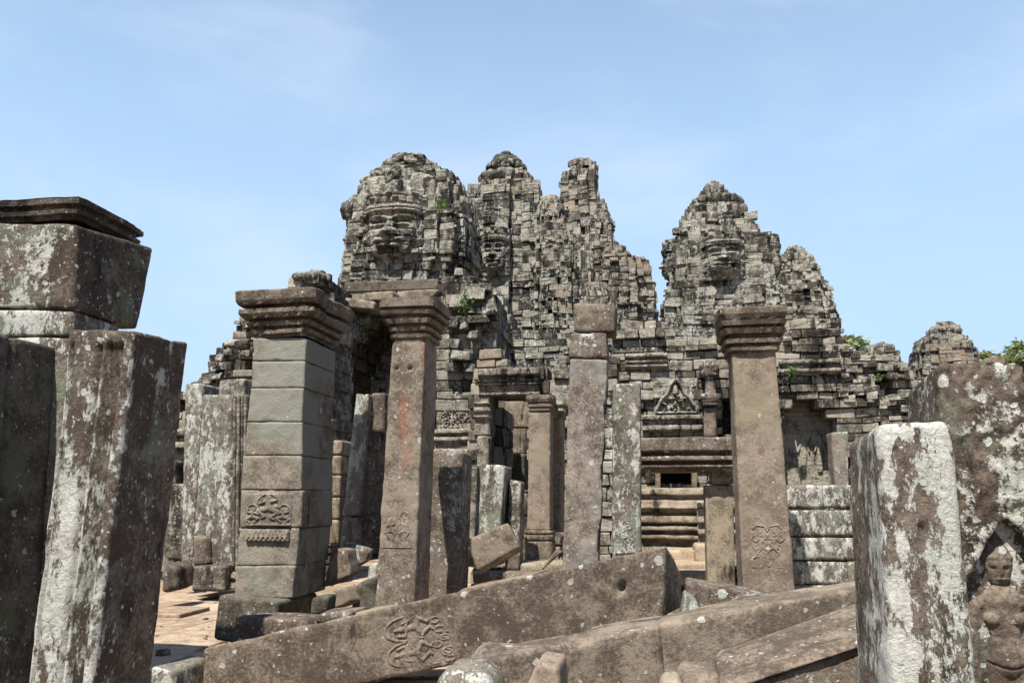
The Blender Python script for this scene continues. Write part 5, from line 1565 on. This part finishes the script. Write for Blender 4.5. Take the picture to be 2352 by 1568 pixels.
# ------------------------------------------------------------------ near left group
np_ = thing('capped_pillar', 'near left pillar of big lichened blocks under a heavy moulded cap', 'pillar', Plane(60, 5.52).w(0, 0))
pA = Plane(60, 5.52)
v, f = hexa(front([(-330, 704), (168, 709), (176, 515), (-330, 505)], 5.48, 0, back=UB * .80)[:4] + [q for q in (lambda F4: [F4[0] + UB * .80, F4[1] + UB * .70, F4[2] + UB * .88 + UZ * .10, F4[3] + UB * .88 + UZ * .10])(front([(-330, 704), (168, 709), (176, 515), (-330, 505)], 5.48, 0)[:4])], res=.022, r=.02, chip=.06, disp=.012, seed=601, maxn=120)
obj('upper_block', v, f, M['patchy_dark'], np_)
v, f = hexa(front([(-330, 772), (164, 772), (168, 712), (-330, 708)], 5.50, .5), res=.022, r=.02, chip=.05, disp=.012, seed=603, maxn=120)
obj('middle_block', v, f, M['pale'], np_)
v, f = hexa(front([(-300, 1750), (100, 1750), (164, 774), (-330, 774)], 5.50, .5), res=.03, r=.02, chip=.05, disp=.012, seed=605, maxn=120)
obj('shaft', v, f, M['pale'], np_)
s0, z0 = pA.px(-330, 514); s1, _ = pA.px(172, 512)
c = pA.w((s0 + s1) / 2, z0 - .055, .38)
v, f = capital(c, (s1 - s0) / 2 - .035, .335, pA.rot, [(0, .0), (.02, .02), (.03, .05), (.06, .055), (.065, .02), (.09, .03), (.10, .07), (.135, .075), (.14, .03), (.16, .04), (.17, .01), (.175, -.3)], seed=8, res=.02, chip=.06)
v[:, 2] += c[2]
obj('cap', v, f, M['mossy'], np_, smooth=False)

def jamb_fun(p, L):
    x = p[:, 0] / L[0]
    o = 0
    for c_, w_, d_ in ((-.86, .05, .05), (.02, .07, .035), (.30, .08, .075), (.47, .04, .05), (.64, .07, .07)):
        o = o - d_ * np.exp(-((x - c_ - .03 * fbm(p, 2.5, 2, 9)) / w_) ** 4)
    return (o + .012 * (x > .72)) * (p[:, 1] < -L[1] * .8) * sstep(L[2] * .955 - p[:, 2], 0, .06)
v, f = hexa(front([(35, 1800), (181, 1800), (308, 760), (160, 757)], 4.2, .0, back=UB * .50 + UZ * .035), res=.013, r=.016, chip=.07, disp=.014, seed=611, maxn=190, fun=jamb_fun)
tag(obj('broken_jamb', v, f, M['jamb']), 'white lichened broken jamb with vertical grooves, dark on its right flank, near left', 'door jamb')
side_fun = lambda p, L: (-.03 * np.exp(-((p[:, 1] - L[1] * .1) / .015) ** 2) - .02 * np.exp(-((p[:, 1] + L[1] * .3) / .015) ** 2)) * (p[:, 0] > L[0] * .8)
v, f = hexa(front([(-432, 1770), (-212, 1770), (-120, 735), (-330, 735)], 4.6, .87), res=.022, r=.018, chip=.06, disp=.012, seed=613, maxn=150, fun=side_fun)
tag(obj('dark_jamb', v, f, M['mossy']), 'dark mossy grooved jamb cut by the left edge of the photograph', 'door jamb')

# ------------------------------------------------------------------ near right jamb with the carved goddess
dj = thing('carved_door_jamb', 'white lichened right door jamb with a carved goddess in a pointed niche', 'door jamb', Plane(2200, 3.7).w(0, -.3))
pD = Plane(2200, 3.75)
ff = front([(2172, 1900), (2482, 1900), (2352, 832), (2160, 834)], 3.72, 0)[:4]
gx_, gz_ = pD.px(2330, 1500)
LX = np.linalg.norm(ff[1] - ff[0])
gs = (gx_ - (pD.px(2170, 1500)[0])) 
gtop = pD.px(2330, 1190)[1]
zb_ = ff[0][2]; zt_ = ff[3][2]
def niche_fun(p, L):
    # p is measured from the middle of the block: x across, z up
    xs = p[:, 0] + L[0] - gs
    zz = (p[:, 2] + L[2]) / (2 * L[2]) * (zt_ - zb_) + zb_
    top = gtop - .30 * (np.abs(xs) / .19) ** 1.25
    ins = sstep(top - zz, 0, .025) * sstep(.19 - np.abs(xs), 0, .018)
    # shallow scrollwork on the rest of the face
    scr = .010 * np.sin(xs * 38 + 2 * np.sin(zz * 21)) * np.sin(zz * 33 + 2 * np.sin(xs * 27)) * (xs > -.36)
    return np.where(p[:, 1] < -L[1] * .8, -.07 * ins + scr * (1 - ins), 0)
v, f = hexa(ff + [ff[0] + UB * .55, ff[1] + UB * .55, ff[2] + UB * .55, ff[3] + UB * .55 - UZ * .06], res=.013, r=.025, chip=.05, disp=.014, seed=621, maxn=230, fun=niche_fun)
obj('tall_block', v, f, M['patchy_dark'], dj)
gfun = lambda p, L: (-.03 * np.exp(-((p[:, 0] - L[0] * .02) / .026) ** 4) * sstep(L[2] * .52 - p[:, 2], 0, .06) - .012 * np.exp(-((p[:, 0] - L[0] * .35) / .012) ** 2)) * (p[:, 1] < -L[1] * .8)
ff = front([(2065, 1925), (2280, 1925), (2186, 966), (2015, 970)], 3.56, 0)[:4]
v, f = hexa(ff + [ff[0] + UB * .62, ff[1] + UB * .4, ff[2] + UB * .4, ff[3] + UB * .62 - UZ * .05], res=.017, r=.04, chip=.06, disp=.014, seed=623, maxn=170, fun=gfun)
obj('pilaster', v, f, M['patchy'], dj)

def goddess(pl, xa, xb, ya, yb, d):
    a, b_ = pl.px(xa, (ya + yb) / 2), pl.px(xb, (ya + yb) / 2)
    w = b_[0] - a[0]; h = pl.px(xa, ya)[1] - pl.px(xa, yb)[1]
    nu, nv = 110, int(110 * h / w)
    X, Y = np.meshgrid(np.linspace(-w / 2, w / 2, nu), np.linspace(0, h, nv), indexing='ij')
    H = np.zeros_like(X)
    # coordinates in head heights measured down from the crown of the head
    k = w / 1.94
    U, V = X / k, (Y - h) / k + .17          # V: 0 at the top of the panel
    def cap(p, q, r0, r1, hgt):
        ab = np.array(q) - np.array(p)
        t = np.clip(((U - p[0]) * ab[0] + (V - p[1]) * ab[1]) / max(ab @ ab, 1e-9), 0, 1)
        rr = r0 + (r1 - r0) * t
        dd = np.hypot(U - p[0] - ab[0] * t, V - p[1] - ab[1] * t) / rr
        return np.sqrt(np.clip(1 - dd ** 2, 0, 1)) * rr * hgt
    S = [cap((0, .02), (0, -.62), .04, .36, .8), cap((0, -.78), (0, -1.05), .33, .26, 1.0),           # crown, head
         cap((0, -1.2), (0, -1.45), .17, .2, .8),
         cap((-.42, -1.62), (.42, -1.62), .2, .2, .8), cap((0, -1.65), (0, -2.4), .46, .34, .75), cap((0, -2.4), (0, -2.9), .34, .46, .75),
         cap((-.23, -1.98), (-.23, -1.98), .22, .22, 1.5), cap((.23, -1.98), (.23, -1.98), .22, .22, 1.5),
         cap((-.58, -1.68), (-.78, -2.5), .17, .13, .9), cap((-.78, -2.5), (-.62, -3.2), .13, .09, .9), cap((-.62, -3.2), (-.60, -3.5), .10, .07, .9),
         cap((.58, -1.68), (.80, -2.35), .17, .13, .9), cap((.80, -2.35), (.50, -1.75), .12, .09, 1.1), cap((.50, -1.75), (.46, -1.5), .1, .07, 1.1),
         cap((-.2, -2.95), (-.2, -4.6), .30, .18, .8), cap((.2, -2.95), (.2, -4.6), .30, .18, .8), cap((0, -3.0), (0, -5.2), .40, .46, .45)]
    for s_ in S:
        H = np.maximum(H, s_)
    g = lambda a_, b2, ra, rb: np.exp(-((U - a_) / ra) ** 2 - ((V - b2) / rb) ** 2)
    H += .06 * g(0, -.93, .05, .11) - .05 * g(-.13, -.86, .09, .05) - .05 * g(.13, -.86, .09, .05) + .03 * g(0, -1.1, .12, .03) - .02 * g(0, -1.14, .1, .02)
    for e in (-1, 1):
        H += .06 * g(e * .36, -.98, .05, .16)
    H += .03 * g(0, -.62, .4, .04)
    H -= .04 * np.exp(-((V + 2.95 + .1 * np.cos(U * 4)) / .03) ** 2) * (np.abs(U) < .5)
    p = np.stack((U, V, U * 0), -1).reshape(-1, 3)
    nz = fbm(p, 4, 4, 5).reshape(H.shape)
    D = (np.minimum(H, .34) * .8 + .025 * nz * (H > .03)) * k - .012
    ed = np.minimum(np.minimum(X + w / 2, w / 2 - X), np.minimum(Y + .02, h - Y))
    D = D * sstep(ed, .0, .01)
    Wd = pl.o + pl.ur * (X + (a[0] + b_[0]) / 2)[..., None] + UZ * (Y + pl.px(xa, yb)[1])[..., None] - pl.ub * (D - d)[..., None]
    ix = np.arange(nu * nv).reshape(nu, nv)
    return Wd.reshape(-1, 3), np.stack((ix[:-1, :-1], ix[1:, :-1], ix[1:, 1:], ix[:-1, 1:]), -1).reshape(-1, 4)
v, f = goddess(Plane(2330, 3.72), 2222, 2438, 1200, 1860, .058)
obj('carved_goddess', v, f, M['brown'], dj)

# ------------------------------------------------------------------ plants and trees
def leaves(n, spread, size, centre, up=.3, seed=0):
    r = np.random.default_rng(seed)
    c = np.asarray(centre) + r.normal(0, 1, (n, 3)) * np.asarray(spread)
    d = r.normal(0, 1, (n, 3)); d[:, 2] = np.abs(d[:, 2]) * up
    d /= np.linalg.norm(d, axis=1, keepdims=True)
    e = np.cross(d, r.normal(0, 1, (n, 3))); e /= np.linalg.norm(e, axis=1, keepdims=True)
    s = size * r.uniform(.6, 1.3, (n, 1))
    v = np.stack((c - d * s, c + e * s * .45, c + d * s, c - e * s * .45), 1).reshape(-1, 3)
    return v, np.arange(4 * n).reshape(n, 4), np.repeat(r.uniform(0, 1, n), 4)

for i, (x, y, Y, sp, lb) in enumerate(((1013, 473, 19.3, .11, 'small green tuft growing beside the broad face on the domed tower'),
                                   (1066, 690, 17.5, .14, 'small green plant rooted on the right shoulder of the arched porch'),
                                   (1818, 852, 12.7, .045, 'tiny green weed beside the capital of the tallest right pillar'),
                                   (2018, 866, 12.7, .035, 'tiny green weed on the coursed wall descending to the right'),
                                   (1640, 1020, 13.9, .06, 'tiny green weed at the foot of the brown colonnette'))):
    c = P(x, y, Y)
    p = thing('wall_plant', lb, 'plant', c - np.array((0, 0, sp)))
    v, f, b = leaves(70, (sp * .7, sp * .5, sp * .8), .02 + sp * .25, c, seed=i)
    obj('foliage', v, f, M['leaf'], p, blk=b, smooth=False)
    v, f = hexa([c + np.array(q) for q in ((-.008, -.008, -sp * 1.4), (.008, -.008, -sp * 1.4), (.006, -.006, sp), (-.006, -.006, sp), (-.008, .008, -sp * 1.4), (.008, .008, -sp * 1.4), (.006, .006, sp), (-.006, .006, sp))], res=.01, r=.003, chip=0, disp=.002, seed=i)
    obj('stem', v, f, M['bark'], p)

def tree(x, ytop, ybase, Y, hw, lb, seed):
    r = np.random.default_rng(seed)
    pl = Plane(x, Y)
    s, zt = pl.px(x, ytop)
    base = pl.w(0, -.1); base[2] = -.1
    t = thing('tree', lb, 'tree', base, 'trees behind the temple')
    s, _ = pl.px(x, ybase)
    vs, fs, bs, off = [], [], [], 0
    limbs = []
    for i in range(46):
        a = r.uniform(0, 6.28); q = r.random() ** .5
        zz = zt - r.random() ** .7 * hw * 1.5
        k = math.sqrt(max(.05, 1 - ((zz - (zt - hw * .75)) / (hw * .95)) ** 2))
        c = np.array((base[0] + math.cos(a) * q * hw * k, base[1] + math.sin(a) * q * hw * k, zz - .3))
        limbs.append(c)
        v, f, b = leaves(130, (hw * .14, hw * .14, hw * .08), .16, c, seed=seed * 100 + i)
        vs.append(v); fs.append(f + off); bs.append(b); off += len(v)
    obj('crown', np.concatenate(vs), np.concatenate(fs), M['tree_leaf'], t, blk=np.concatenate(bs), smooth=False)
    def limb(p, q, r0, r1):
        d = (q - p) / np.linalg.norm(q - p)
        e = np.cross(d, (0.3, .9, .1)); e /= np.linalg.norm(e); g_ = np.cross(d, e)
        k = 8
        an = np.linspace(0, 2 * math.pi, k, endpoint=False)
        rr = []
        for j, tt in enumerate(np.linspace(0, 1, 6)):
            c = p + (q - p) * tt + (r.normal(0, .05, 3) * r0 if 0 < j < 5 else 0)
            rr.append(c + np.outer(np.cos(an), e) * (r0 + (r1 - r0) * tt) + np.outer(np.sin(an), g_) * (r0 + (r1 - r0) * tt))
        v = np.concatenate(rr)
        f = [(a * k + b, a * k + (b + 1) % k, (a + 1) * k + (b + 1) % k, (a + 1) * k + b) for a in range(5) for b in range(k)]
        return v, np.array(f)
    fork = np.array((base[0], base[1], zt - hw * 1.9))
    parts = [limb(base, fork, .32, .2)]
    for c in limbs[::3]:
        parts.append(limb(fork, c, .12, .03))
    v, f, b = join(parts)
    obj('trunk', v, f, M['bark'], t, blk=b)
tree(1955, 772, 900, 46, 1.5, 'green tree crown peeking left of the small squat tower', 3)
tree(2286, 792, 900, 48, 1.7, 'green tree crown behind the top edge of the right jamb', 5)
tree(2380, 778, 900, 46, 1.9, 'green tree crown cut by the right edge of the photograph', 7)
